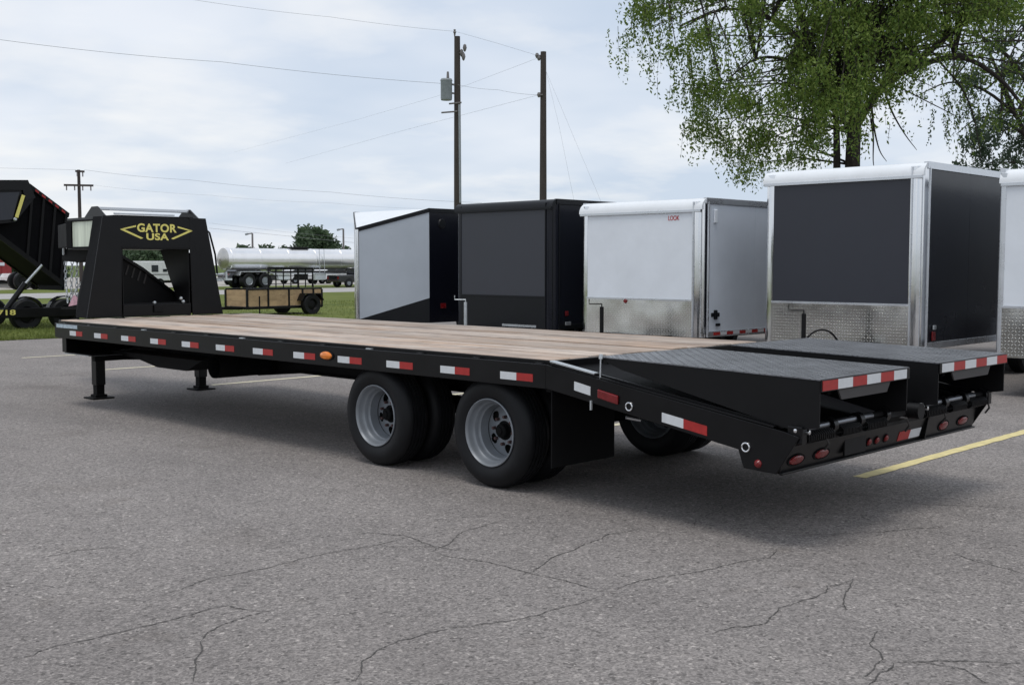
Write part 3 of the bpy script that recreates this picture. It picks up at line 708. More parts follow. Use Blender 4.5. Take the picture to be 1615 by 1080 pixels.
# ramps (folded forward on the dovetail)
for x0, x1, near in ((-1.262, -.222, True), (.192, 1.255, False)):
    rp = bpy.data.objects.new('ramp', None); COL.objects.link(rp); rp.location = ((x0+x1)/2, -1.6, .9); adopt(rp, GT)
    yF, yR, zF, zR = -.855, -2.385, .998, .962
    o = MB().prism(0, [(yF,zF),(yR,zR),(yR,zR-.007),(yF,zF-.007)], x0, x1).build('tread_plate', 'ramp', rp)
    bars = MB(); nx, ny = int((x1-x0-.03)/.042), 35; sl = (zR-zF)/(yR-yF)
    for i in range(nx):
        for j in range(ny):
            bx_, by_ = x0+.03+.042*i, yF-.035-.0425*j; sgn = 1 if (i+j) % 2 else -1
            d1 = Vector((.7071, .7071*sgn, .7071*sgn*sl))*.017; d2 = Vector((-.7071*sgn, .7071, .7071*sl))*.006; c0 = Vector((bx_, by_, zF+(by_-yF)*sl))
            bars.add([c0-d1, c0+d2, c0+d1, c0-d2, c0-d1*.5+Vector((0, 0, .0018)), c0+d1*.5+Vector((0, 0, .0018))], [(0,3,4),(0,4,1),(1,4,5),(3,5,4),(1,5,2),(3,2,5)])
    tb = bars.build('tread_bars', 'barsteel', rp); tb['kind'] = 'stuff'
    for xs in (x0+.004, x1-.012):
        MB().prism(0, [(yF-.01,zF-.007),(yR+.004,zR-.007),(yR+.004,.70),(-2.22,.672),(-1.02,.925),(yF-.01,.975)], xs, xs+.008).build('ramp_side', 'blackm', rp)
    MB().box(x0+.02, x1-.02, yF-.04, yF-.012, .95, .988).build('ramp_nose', 'black', rp)
    for k in range(4):
        xx = x0+(x1-x0)*(k+1)/5
        MB().prism(0, [(yF-.05,.985),(yR+.06,.95),(yR+.06,.86),(-1.5,.88)], xx-.02, xx+.02).build('ramp_rib', 'under', rp)
    MB().box(x0, x1, yR-.008, yR, .893, zR-.002).build('end_bar', 'black', rp, .003)
    n = 6; xa, xb = (x0+.01, x1-.045) if near else (x0+.03, x1)
    for k in range(n):
        u, v = xa+(xb-xa)*k/n, xa+(xb-xa)*(k+1)/n
        MB().box(u, v, yR-.0102, yR-.008, .899, .953).build('reflective_tape', ('taper' if k % 2 == 0 else 'tapew') if near else ('tapew' if k % 2 == 0 else 'taper'), rp)
    w = x1-x0
    MB().prism(1, [(x0+.20,.892),(x0+.24,.835),(x0+.77,.835),(x0+.81,.892)], yR+.002, yR+.012).build('end_gusset', 'greyflap', rp)
    # hinge shaft with springs
    MB().tube([(x0+.02, -2.24, .672), (x1-.02, -2.24, .672)], .020, 12).build('hinge_shaft', 'under', rp, smooth=True)
    for a, b in ((.10, .32), (.40, .62), (.68, .82)):
        MB().tube([(x0+w*a, -2.243, .674), (x0+w*b, -2.243, .674)], .0215, 14).build('spring_sleeve', 'steel', rp, smooth=True)
    for a, b_ in ((.05, .33), (.42, .63), (.70, .94)):
        MB().tube([(x0+w*(a+(b_-a)*i/90), -2.262+.03*math.cos(i*.9), .628+.03*math.sin(i*.9)) for i in range(91)], .0055, 5).build('coil_spring', 'blackm', rp, smooth=True)
    for a in (.0, .34, .64, .95):
        MB().lathe([(.0, 0), (.045, 0), (.045, .045), (.0, .045)], (x0+w*a, -2.24, .665), (1, 0, 0), 18).build('hinge_knuckle', 'black', rp, smooth=True)
    MB().lathe([(0, .025), (.016, .022), (.018, 0)], (x0+.005, -2.25, .675), (-1, 0, 0), 14).build('hinge_pin', 'chrome', rp, smooth=True)
    MB().lathe([(0, .02), (.012, .018), (.014, 0)], (x0+.04, -2.287, .665), (0, -1, 0), 14).build('hinge_bolt', 'chrome', rp, smooth=True)
# rear bumper and lamps
gp(MB().prism(0, [(-2.10,.425),(-2.155,.425),(-2.20,.575),(-2.10,.575)], -1.282, 1.282), 'bumper', 'black', .004)
gp(MB().box(-1.28, 1.285, -2.175, -2.155, .420, .432), 'bumper_lip', 'black', .003)
gp(MB().prism(0, [(-2.08,.578),(-2.215,.578),(-2.255,.64),(-2.08,.64)], -1.28, 1.28), 'hinge_beam', 'under', .004)
gp(MB().bar((-1.2, -2.222, .600), (.45, -2.222, .600), .02, .03), 'wiring_channel', 'blackm', .003)
def bY(z): return -2.155-(z-.425)*.3
def lamp(x, z, rx, rz, m='redlens', name='tail_lamp'):
    n = 24; mb = MB(); vs = []
    for sc, dd in ((1, 0), (.92, .010), (.6, .016)):
        for j in range(n):
            q = 2*math.pi*j/n; zz = z+rz*sc*math.sin(q); vs.append((x+rx*sc*math.cos(q), bY(zz)-dd, zz))
    mb.add(vs, [(i*n+j, i*n+(j+1) % n, (i+1)*n+(j+1) % n, (i+1)*n+j) for i in range(2) for j in range(n)]+[tuple(range(2*n, 3*n))])
    o = gp(mb, name, m, smooth=True)
    b = MB(); vs = []
    for sc, dd in ((1.0, .004), (1.22, .006), (1.26, 0)):
        for j in range(n):
            q = 2*math.pi*j/n; zz = z+rz*sc*math.sin(q); vs.append((x+rx*sc*math.cos(q), bY(zz)-dd, zz))
    b.add(vs, [(i*n+j, i*n+(j+1) % n, (i+1)*n+(j+1) % n, (i+1)*n+j) for i in range(2) for j in range(n)])
    gp(b, 'grommet', 'flap', parent=o)
lamp(-1.14, .490, .074, .028); lamp(-.865, .492, .074, .028); lamp(.755, .490, .064, .031); lamp(1.06, .493, .074, .028)
for x in (-.30, -.20, -.08): lamp(x, .495, .022, .022, name='identification_lamp')
gp(MB().box(-.62, -.36, -2.192, -2.178, .45, .55), 'plate_bracket', 'blackm', .003)
gp(MB().prism(0, [(bY(.455),.455),(bY(.515),.515),(bY(.515)-.003,.515),(bY(.455)-.003,.455)], .10, .255), 'reflective_tape', 'taper')
gp(MB().prism(0, [(bY(.455),.455),(bY(.515),.515),(bY(.515)-.003,.515),(bY(.455)-.003,.455)], .256, .41), 'reflective_tape', 'tapew')
gp(MB().prism(0, [(-2.13,.432),(-2.185,.432),(-2.21,.575),(-2.13,.575)], .455, .467), 'bumper_gusset', 'black')
# air and wire hoses looping over the bumper
for x in (-.98, .02, .55, 1.26):
    gp(MB().tube([(x-.06,-2.24,.63),(x-.02,-2.275,.62),(x+.03,-2.27,.57),(x+.05,-2.235,.53)], .007, 6), 'wire_loop', 'greyflap', smooth=True)
for x in (-1.25, 1.25):
    gp(MB().box(x-.03, x+.03, -2.29, -2.20, .60, .70), 'hinge_ear', 'black', .008)
gp(MB().lathe([(.05,0),(.05,.08),(.0,.08)], (.06, -2.26, .665), (0, -1, 0), 16), 'latch_hub', 'blackm', smooth=True)
gp(MB().torus((.14, -2.30, .675), (.2, 1, 0), .026, .007), 'latch_ring', 'zinc', smooth=True)

# ================================================================== ENCLOSED TRAILERS
def arc(cx_, cy_, r, a0, a1, n=8): return [(cx_+r*math.cos(R(a0+(a1-a0)*i/n)), cy_+r*math.sin(R(a0+(a1-a0)*i/n))) for i in range(n+1)]
def simple_wheel(parent, c, r, w, axis, m='rim'):
    c = Vector(c); ax = Vector(axis)
    o = MB().lathe([(r*.55,0),(r*.9,-.01),(r,.03),(r,w-.03),(r*.9,w),(r*.55,w)], c, ax, 28).build('wheel', 'rubber', parent, smooth=True)
    MB().lathe([(0,.05),(r*.3,.045),(r*.45,.06),(r*.56,.0)], c, ax, 24).build('rim', m, o, smooth=True)
def enclosed(name, label, Xf, y0, y1, zt, zb, zg, L, mats, rad=.15, jack_y=None, capr=.17, guard=True, axles=(3.3, 4.15), cord=False):
    """flat fronted box trailer, nose towards -X"""
    t = thing(name, (Xf, (y0+y1)/2, 0), label, 'trailer', 'enclosed trailers parked in a row')
    mf, mg, mc, mr, ms, mtrim, mcap = mats
    b = lambda mb, n, m, bv=0, sm=False: mb.build(n, m, t, bv, sm)
    b(MB().box(Xf, Xf+.025, y0+rad+.012, y1-rad-.012, zg, zt-capr), 'front_panel', mf, .003)
    b(MB().box(Xf-.008, Xf+.02, y0+rad+.01, y1-rad-.01, zb, zg-.01), 'stone_guard', mg)
    b(MB().box(Xf-.014, Xf-.006, y0+rad, y1-rad, zg-.022, zg+.008), 'guard_trim', mtrim, .002)
    # rounded corner posts
    pr = [(Xf-.006, y0+rad+.02)]+[(x, y) for x, y in arc(Xf+rad-.006, y0+rad-.006, rad, 180, 270)]+[(Xf+rad+.03, y0-.006), (Xf+rad+.03, y0+.03), (Xf+.03, y0+rad+.02)]
    b(MB().prism(2, pr, zb, zt-.05), 'corner_post', mc, 0, True)
    for q in ((Xf-.016, y0+rad*.98, .018), (Xf+rad*.98, y0-.014, .018), (Xf+rad*.26, y0+rad*.26, .014)):
        b(MB().box(q[0]-q[2]/2, q[0]+q[2]/2, q[1]-q[2]/2, q[1]+q[2]/2, zb, zt-.06), 'corner_bead', mtrim, .003)
    pr = [(Xf-.006, y1-rad-.02)]+[(x, y) for x, y in arc(Xf+rad-.006, y1-rad+.006, rad, 180, 90)]+[(Xf+rad+.03, y1+.006), (Xf+rad+.03, y1-.03), (Xf+.03, y1-rad-.02)]
    b(MB().prism(2, pr, zb, zt-.05), 'corner_post', mc, 0, True)
    # front roof cap: quarter round
    prof = [(x, z) for x, z in arc(Xf+capr-.02, zt-capr, capr, 180, 90, 8)]+[(Xf+capr+.1, zt), (Xf+capr+.1, zt-.04), (Xf+.03, zt-.08), (Xf+.03, zt-capr)]
    mb = MB(); mb.prism(1, prof, y0+.0, y1-.0); b(mb, 'roof_cap', mcap, 0, True)
    b(MB().box(Xf-.026, Xf+.02, y0+.02, y1-.02, zt-capr-.035, zt-capr+.004), 'cap_trim', mtrim, .003)
    b(MB().box(Xf+capr, Xf+L, y0+.02, y1-.02, zt-.03, zt+.004), 'roof', mr)
    for yy in (y0, y1):
        sgn = 1 if yy == y0 else -1
        n = 5; xa = Xf+rad+.03; xb = Xf+L; 
        k = 0; xx = xa
        while xx < xb-.05:
            b(MB().box(xx, min(xx+1.216, xb), yy+.002*sgn, yy+.03*sgn, zb+.08, zt-.07), 'side_panel', ms); xx += 1.22
        b(MB().box(xa, xb, yy+.006*sgn, yy+.032*sgn, zb+.09, zt-.08), 'side_liner', 'under')
        b(MB().box(Xf+rad*.6, xb, yy-.014*sgn, yy+.05*sgn, zt-.085, zt+.008), 'top_rail', mtrim, .006)
        b(MB().box(Xf+rad*.9, xb, yy-.010*sgn, yy+.05*sgn, zb, zb+.085), 'bottom_rail', mtrim, .006)
        for a in axles:
            simple_wheel(t, (Xf+a, yy-.12*sgn if sgn > 0 else yy+.12, .34), .34, .2, (0, sgn, 0))
        mb = MB(); c0, c1 = Xf+axles[0]-.42, Xf+axles[-1]+.42
        pr = [(c0-.12, .45), (c0, .80), (c1, .80), (c1+.12, .45), (c1+.06, .45), (c1-.04, .75), (c0+.04, .75), (c0-.06, .45)]
        b(MB().prism(1, pr, yy-.20*sgn, yy+.0*sgn), 'fender', mtrim)
    b(MB().box(Xf+L-.03, Xf+L, y0+.03, y1-.03, zb+.05, zt-.03), 'rear_door', ms)
    b(MB().box(Xf+.02, Xf+L, y0+.1, y1-.1, zb-.02, zb+.04), 'floor_frame', 'under')
    yc = (y0+y1)/2
    tng = b(MB().bar((Xf+.2, y0+.45, .46), (Xf-1.15, yc-.03, .46), .06, .10).bar((Xf+.2, y1-.45, .46), (Xf-1.15, yc+.03, .46), .06, .10), 'tongue', 'under')
    b(MB().box(Xf-1.35, Xf-1.08, yc-.05, yc+.05, .45, .53), 'coupler', 'zinc', .01)
    jy = yc if jack_y is None else jack_y
    jm = 'zinc' if mg == 'blktrim' else 'blackm'
    jk = b(MB().tube([(Xf-.85, jy, .12), (Xf-.85, jy, .95)], .03, 12), 'jack', jm, 0, True)
    MB().tube([(Xf-.85, jy, .95), (Xf-.85, jy, .99), (Xf-.85, jy-.0, .99), (Xf-.95, jy+.16, .99), (Xf-.95, jy+.16, 1.06)], .009, 6).build('crank', jm, jk)
    MB().box(Xf-.93, Xf-.77, jy-.08, jy+.08, .09, .12).build('foot', jm, jk)
    if cord: cp = [Vector((Xf-.45, jy-.30, .50)), Vector((Xf-.5, jy-.22, .84)), Vector((Xf-.75, jy-.02, .80)), Vector((Xf-.82, jy+.04, .50))]
    if cord: b(MB().tube([cp[0]*(1-u)**3+cp[1]*3*u*(1-u)**2+cp[2]*3*u*u*(1-u)+cp[3]*u**3 for u in [i/14 for i in range(15)]], .013, 6), 'wiring_cord', 'blackm', 0, True)
    return t, b
# T4: charcoal front, bright treadplate, polished corners, black sides
t4, b4 = enclosed('enclosed_trailer', 'tall charcoal box trailer with bright treadplate front and polished corner posts', 7.0, .87, 3.17, 2.85, .5, 1.065, 7.0,
    ('char', 'guard', 'chrome', 'cove', 'blk', 'alu', 'cove'), cord=True)
b4(MB().box(7.30, 7.40, .848, .866, .60, .72), 'reflector', 'redlens', .01)
b4(MB().box(7.32, 7.40, .840, .866, .74, .80), 'outlet', 'zinc', .01)
# T3: white with chrome corner, silver sides
t3, b3 = enclosed('enclosed_trailer', 'white box trailer with chrome corner post, between the black trailer and the charcoal one', 7.0, 4.19, 6.55, 2.54, .5, 1.05, 6.6,
    ('wht', 'guardlow', 'chrome', 'cove', 'silver', 'alu', 'cove'))
for k in range(9):
    b3(MB().box(7.30+.34*k, 7.30+.34*k+.17, 4.174, 4.179, .525, .57), 'reflective_tape', 'taper')
    b3(MB().box(7.47+.34*k, 7.47+.34*k+.17, 4.174, 4.179, .525, .57), 'reflective_tape', 'tapew')
b3(MB().box(7.28, 7.36, 4.165, 4.19, 2.18, 2.38), 'porch_lamp', 'wht', .012)
b3(MB().box(7.24, 7.44, 4.165, 4.19, .80, .86).box(7.31, 7.37, 4.155, 4.19, .76, .90), 'cable_hatch', 'blktrim', .008)
b3(MB().box(7.36, 7.46, 4.165, 4.19, .66, .70), 'outlet', 'blktrim', .006)
b3(MB().lathe([(0,.02),(.03,.018),(.035,0)], (7.0-.008, 5.6, 1.01), (-1, 0, 0), 14), 'clearance_lamp', 'redlens', 0, True)
sg = put('badge', text_mesh('LOOK', 0, .20, 0, .07, .003, .004), 'red'); sg.rotation_euler = (0, 0, -math.pi/2); sg.location = (6.998, 4.80, 2.225); adopt(sg, t3)
b3(MB().box(6.995, 6.999, 4.52, 4.80, 2.335, 2.342), 'badge_stripe', 'red')
# T2: all black
t2, b2 = enclosed('enclosed_trailer', 'black box trailer with a grey front panel, left of the white box trailer', 7.0, 7.14, 9.5, 2.64, .5, 1.04, 6.6,
    ('char2', 'blktrim', 'blk', 'blktrim', 'blk', 'blktrim', 'blktrim'), capr=.13)
b2(MB().box(7.3, 7.38, 7.12, 7.136, .72, .80), 'reflector', 'redlens', .01)
b2(MB().box(7.3, 7.44, 7.118, 7.136, .56, .62), 'outlet', 'zinc', .006)
b2(MB().box(6.985, 6.99, 7.5, 8.3, .52, .56), 'guard_strip', 'alu')
# T5: white at the frame edge
t5, b5 = enclosed('enclosed_trailer', 'white box trailer with treadplate front, cut off by the right picture edge', 7.0, -2.45, -.06, 2.70, .47, 1.075, 7.0,
    ('wht', 'guard', 'alu', 'cove', 'wht', 'alu', 'cove'), rad=.06)
# T1: V-nose with sloped wedge
def vnose():
    xs, y0, y1, xa, ya = 7.7, 11.0, 13.35, 6.85, 12.18
    zs, za, zb = 2.62, 2.25, .45; L = 6.4
    t = thing('enclosed_trailer', (xs, ya, 0), 'light grey trailer with V-shaped wedge nose and black lower edge', 'trailer', 'enclosed trailers parked in a row')
    P = lambda x, y, z: (x, y, z)
    S1, S2, A = (xs, y0), (xs, y1), (xa, ya)
    def lerp(p, q, u): return (p[0]+(q[0]-p[0])*u, p[1]+(q[1]-p[1])*u)
    def nose(name, Q, zl0, zl1, zh0, zh1, m, u0=0, u1=1, off=0):
        """strip of a nose face from the shoulder Q (u=0) to the apex A (u=1)"""
        a, c = lerp(Q, A, u0), lerp(Q, A, u1)
        d = Vector((A[0]-Q[0], A[1]-Q[1], 0)).normalized(); nrm = Vector((-d.y, d.x, 0))
        if nrm.x > 0: nrm = -nrm
        o1 = nrm*off; o0 = nrm*(off-.02)
        v = [(a[0], a[1], zl0), (c[0], c[1], zl1), (c[0], c[1], zh1), (a[0], a[1], zh0)]
        vs = [tuple(Vector(p)+o1) for p in v]+[tuple(Vector(p)+o0) for p in v]
        MB().add(vs, [(0,1,2,3),(7,6,5,4)]+[(i,(i+1)%4,4+(i+1)%4,4+i) for i in range(4)]).build(name, m, t)
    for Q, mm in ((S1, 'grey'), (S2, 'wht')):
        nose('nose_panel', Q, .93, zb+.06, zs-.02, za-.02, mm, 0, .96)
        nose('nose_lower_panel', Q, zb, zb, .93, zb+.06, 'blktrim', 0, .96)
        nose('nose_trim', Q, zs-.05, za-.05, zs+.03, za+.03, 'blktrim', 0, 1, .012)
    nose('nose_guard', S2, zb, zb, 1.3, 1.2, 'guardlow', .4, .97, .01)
    MB().prism(2, arc(xa+.03, ya, .05, 90, 270, 8)+[(xa+.06, ya-.03), (xa+.06, ya+.03)], zb, za).build('nose_post', 'chrome', t, smooth=True)
    MB().add([(xa,ya,za+.02),(xs,y0,zs+.02),(xs,y1,zs+.02),(xa,ya,za-.01),(xs,y0,zs-.01),(xs,y1,zs-.01)], [(0,1,2),(5,4,3),(0,3,4,1),(1,4,5,2),(2,5,3,0)]).build('nose_roof', 'cove', t)
    MB().box(xs, xs+L, y0+.02, y1-.02, zs-.01, zs+.02).build('roof', 'cove', t)
    for yy, sg in ((y0, 1), (y1, -1)):
        MB().box(xs, xs+L, yy, yy+.03*sg, zb, zs-.04).build('side_panel', 'blk', t)
        MB().box(xs, xs+L, yy-.012*sg, yy+.04*sg, zs-.05, zs+.03).build('top_rail', 'blktrim', t, .004)
        for a in (3.2, 4.05): simple_wheel(t, (xs+a, yy-.05*sg, .34), .34, .2, (0, sg, 0))
    MB().lathe([(0,.02),(.085,.02),(.10,0)], (xs+.33, y0, 2.36), (0, -1, 0), 24).build('round_vent', 'blktrim', t, smooth=True)
    MB().box(xs+.28, xs+.42, y0-.015, y0, .72, .82).build('reflector', 'redlens', t, .008)
    MB().box(xs+L-.03, xs+L, y0, y1, zb, zs).build('rear_door', 'blk', t)
    MB().bar((xs, y0+.4, .43), (xa-.9, ya-.03, .43), .06, .1).bar((xs, y1-.4, .43), (xa-.9, ya+.03, .43), .06, .1).build('tongue', 'under', t)
    MB().tube([(xa-.35, ya, .1), (xa-.35, ya, .5)], .03, 10).build('jack', 'blackm', t)
    return t
vnose()

# ================================================================== UTILITY TRAILER with board sides
def utility():
    Y = 24.0; X0, X1 = 11.85, 14.57; D = 1.25
    t = thing('utility_trailer', (13, Y+D/2, 0), 'small open utility trailer with pine board sides and black mesh gate', 'trailer')
    b = lambda mb, n, m, bv=0, sm=False: mb.build(n, m, t, bv, sm)
    b(MB().box(X0, X1, Y, Y+D, .22, .30), 'frame', 'black', .01)
    for yy in (Y, Y+D-.05):
        b(MB().box(X0, X1, yy, yy+.05, .80, .85), 'top_rail', 'black', .005)
        for k in range(6):
            x = X0+(X1-X0)*(0, .27, .545, .73, .88, 1)[k]
            b(MB().box(x-.03, x+.03, yy-.005, yy+.055, .24, .80), 'post', 'black', .004)
        for k in range(3):
            for s0, s1 in ((0, .27), (.27, .545), (.545, .73), (.73, .88), (.88, 1)):
                b(MB().box(X0+(X1-X0)*s0+.034, X0+(X1-X0)*s1-.034, yy+.01, yy+.035, .31+.165*k, .31+.165*k+.158), 'side_board', 'fencewood')
    for k in range(3): b(MB().box(X0+.01, X0+.035, Y+.06, Y+D-.06, .31+.165*k, .31+.165*k+.158), 'front_board', 'fencewood')
    simple_wheel(t, (14.02, Y-.26, .33), .33, .2, (0, 1, 0), 'blackm'); simple_wheel(t, (14.02, Y+D+.26, .33), .33, .2, (0, -1, 0), 'blackm')
    b(MB().prism(1, [(13.6,.45),(13.72,.68),(14.32,.68),(14.46,.45),(14.42,.45),(14.3,.65),(13.74,.65),(13.64,.45)], Y-.27, Y-.01), 'fender', 'black')
    # mesh gate raised across the back, hinged on the near rail
    gx0, gx1 = 12.85, 14.50
    g = b(MB().tube([(gx0,Y+.4,.85),(gx0,Y+.4,1.47),(gx1,Y+.4,1.45),(gx1,Y+.4,.85)], .034, 8), 'gate_frame', 'blackm')
    for k in range(1, 6): MB().tube([(gx0+(gx1-gx0)*k/6,Y+.4,.85),(gx0+(gx1-gx0)*k/6,Y+.4,1.46)], .020 if k != 4 else .034, 6).build('gate_bar', 'blackm', g)
    for k in range(1, 5): MB().tube([(gx0,Y+.4,.85+.124*k),(gx1,Y+.4,.85+.124*k)], .010, 5).build('gate_wire', 'blackm', g)
    b(MB().bar((X0,Y+.3,.25),(X0-1.1,Y+D/2,.27),.05,.08).bar((X0,Y+D-.3,.25),(X0-1.1,Y+D/2,.27),.05,.08), 'tongue', 'black')
    b(MB().tube([(12.2,Y-.10,.08),(12.2,Y-.10,.62)], .022, 8), 'jack', 'blackm')
utility()

# ================================================================== DUMP TRAILER on the verge
def dump():
    Y = 22.2; W = 2.0
    t = thing('dump_trailer', (3.5, Y+1, 0), 'black tandem dump trailer with its bed tipped up, on the grass', 'trailer')
    b = lambda mb, n, m, bv=0, sm=False: mb.build(n, m, t, bv, sm)
    for yy in (Y-.30, Y+W+.22):
        b(MB().box(-2.5, 6.4, yy, yy+.08, .30, .53), 'frame_rail', 'black', .01)
    for k in range(8): b(MB().box(-2.3+1.1*k, -2.2+1.1*k, Y-.22, Y+W+.22, .38, .46), 'cross_member', 'under')
    for x in (4.47, 5.42):
        simple_wheel(t, (x, Y-.21, .36), .37, .24, (0, 1, 0), 'blackm'); simple_wheel(t, (x, Y+W+.16, .36), .37, .24, (0, -1, 0), 'blackm')
        b(MB().prism(1, arc(x, .38, .43, 10, 170, 10)+arc(x, .38, .40, 170, 10, 10), Y-.18, Y+.02), 'fender', 'black')
    # tipped bed: hinge at the right end, floor rising to the left, tailgate hanging plumb
    g = lambda x, y: (lambda q: (q.x, q.z))(at(x, y, 1, Y))
    TR, TL = g(107, 343), g(46, 297); BR, BL = g(99, 444), g(-80, 310); CL = g(-80, 294); RB = g(38, 398); Wb = 1.5
    lerp = lambda p, q, u: (p[0]+(q[0]-p[0])*u, p[1]+(q[1]-p[1])*u)
    bed = b(MB().prism(1, [BR, BL, (BL[0], BL[1]-.10), (BR[0], BR[1]-.10)], Y, Y+Wb), 'bed_floor', 'under')
    for yy, sg in ((Y, -1), (Y+Wb-.05, 1)):
        MB().prism(1, [TR, TL, CL, BL, BR], yy, yy+.05).build('bed_side', 'flat', bed)
        q0, q1 = (yy-.06, yy-.001) if sg < 0 else (yy+.051, yy+.11)
        MB().prism(1, [TR, TL, (TL[0], TL[1]+.11), (TR[0]+.02, TR[1]+.10)], q0, yy+.06).build('bed_top_rail', 'blackm', bed)
        MB().prism(1, [BR, BL, (BL[0], BL[1]-.14), (BR[0], BR[1]-.14)], q0, q1).build('bed_bottom_rail', 'blackm', bed)
        for k in range(4):
            u = .03+.29*k; p0, p1 = lerp(BR, RB, u), lerp(TR, TL, u); p2, p3 = lerp(TR, TL, u+.06), lerp(BR, RB, u+.06)
            MB().prism(1, [p0, p1, p2, p3], q0+.01, q1).build('bed_rib', 'blackm', bed)
    tg = g(103, 458)
    MB().prism(1, [TR, (TR[0]-.06, TR[1]), (tg[0]-.06, tg[1]), tg], Y+.05, Y+Wb-.05).build('tailgate', 'flat', bed)
    for k in range(5):
        p0, p1 = lerp(TR, TL, .10+.17*k), lerp(TR, TL, .19+.17*k)
        MB().prism(1, [(p0[0], p0[1]+.02), (p1[0], p1[1]+.02), (p1[0], p1[1]+.07), (p0[0], p0[1]+.07)], Y-.066, Y-.061).build('reflective_tape', 'taper', bed)
    # upper left: tarp box and shiny side panel
    pt = lambda x, y: (lambda q: (q.x, q.z))(at(x, y, 1, Y-.35))
    b(MB().prism(1, [pt(-60,300), pt(-60,284), pt(44,284), pt(56,312), pt(40,316), pt(36,300)], Y-.36, Y-.30), 'tarp_box', 'black')
    b(MB().prism(1, [pt(-60,306), pt(31,303), pt(20,346), pt(-60,352)], Y-.34, Y-.31), 'tarp_panel', 'char')
    b(MB().prism(1, [pt(-60,300), pt(44,290), pt(56,312), pt(26,350), pt(-60,360)], Y-.30, Y-.06), 'tarp_housing', 'black')
    a, c = at(37,308,1,Y-.38), at(26,343,1,Y-.38)
    b(MB().bar(tuple(a), tuple(c), .07, .03, (0, 1, 0)), 'tie_strap', 'yellow')
    a = at(24,346,1,Y-.4); b(MB().lathe([(0,.03),(.03,.028),(.045,0)], tuple(a), (0,-1,0), 12), 'strap_ratchet', 'zinc', 0, True)
    a, c, e = at(66,418,1,Y-.1), at(40,447,1,Y-.1), at(10,487,1,Y-.1)
    b(MB().tube([tuple(a), tuple(c)], .035, 10), 'lift_rod', 'zinc', 0, True); b(MB().tube([tuple(c), tuple(e)], .065, 12), 'lift_cylinder', 'black', 0, True)
    tm = put('lettering', text_mesh('-718', 0, .52, 0, .13, .004, .02), 'yellow'); tm.location = (3.64, Y-.302, .37); adopt(tm, t)
dump()

# ================================================================== BACKGROUND ACROSS THE ROAD
def tanker():
    Y = 60.0
    xl = at(352, 410, 1, Y).x; L = 15; zc, r = 1.93, .72
    t = thing('tanker_trailer', (xl+L/2, Y, 0), 'long polished silver tanker trailer parked beyond the road', 'tanker')
    b = lambda mb, n, m, bv=0, sm=False: mb.build(n, m, t, bv, sm)
    prof = [(0,-.28),(r*.5,-.22),(r*.85,-.10),(r,0)]
    b(MB().lathe([(r,0)]+[(r, L*k/24) for k in range(1, 25)]+[(r*.8,L+.15),(0,L+.25)], (xl, Y, zc), (1, 0, 0), 40), 'tank', 'tank', 0, True)
    b(MB().lathe(prof, (xl, Y, zc), (1, 0, 0), 40), 'tank_head', 'tankend', 0, True)
    for k in range(7): b(MB().torus((xl+.3+2.2*k, Y, zc), (1, 0, 0), r+.005, .02, 36, 6), 'tank_ring', 'tank', 0, True)
    xm = at(470, 395, 1, Y).x
    b(MB().box(xm-.7, xm+.7, Y-.3, Y+.3, zc+r-.02, zc+r+.12), 'manway', 'blackm', .02)
    b(MB().tube([(xm+1.2,Y-.8,zc+.7),(xm+1.2,Y-.85,zc-.9)], .025, 6).tube([(xm+1.6,Y-.8,zc+.7),(xm+1.6,Y-.85,zc-.9)], .025, 6), 'ladder', 'zinc')
    b(MB().box(xl+.3, xl+L-.5, Y-.35, Y+.35, .98, 1.14), 'chassis', 'greyflap')
    b(MB().box(xl+2.5, xl+L-.5, Y-.80, Y-.74, .92, 1.0), 'side_rail', 'alu')
    x0 = at(365, 424, 1, Y).x; x1 = at(422, 424, 1, Y).x
    b(MB().prism(1, [(x0,.86),(x0+.1,1.12),(x1-.5,1.12),(x1,.9),(x1-.05,.88),(x1-.52,1.08),(x0+.14,1.08),(x0+.05,.84)], Y-.95, Y-.3), 'fender', 'alu')
    for i in range(2):
        simple_wheel(t, (x0+.75+1.25*i, Y-.95, .5), .5, .5, (0, 1, 0))
        simple_wheel(t, (x0+.75+1.25*i, Y+.95, .5), .5, .5, (0, -1, 0))
        simple_wheel(t, (xl+L-3.0+1.25*i, Y-.95, .5), .5, .5, (0, 1, 0))
    b(MB().box(xl+L-4, xl+L-1, Y-.95, Y-.3, 1.04, 1.12), 'fender', 'alu')
    b(MB().box(xl-.4, xl+.1, Y-.9, Y+.9, .55, .68).box(xl-.3, xl-.2, Y-.8, Y-.7, .55, 1.1).box(xl-.3, xl-.2, Y+.7, Y+.8, .55, 1.1), 'rear_bumper', 'zinc')
    for k in range(3): b(MB().box(x1+.4+1.5*k, x1+1.3+1.5*k, Y-.7, Y-.3, .5, .95), 'side_locker', ('wht', 'blackm', 'wht')[k], .02)
    b(MB().tube([(x1+3.5,Y-.5,.2),(x1+3.5,Y-.5,1.0)], .06, 8), 'landing_leg', 'blackm')
tanker()
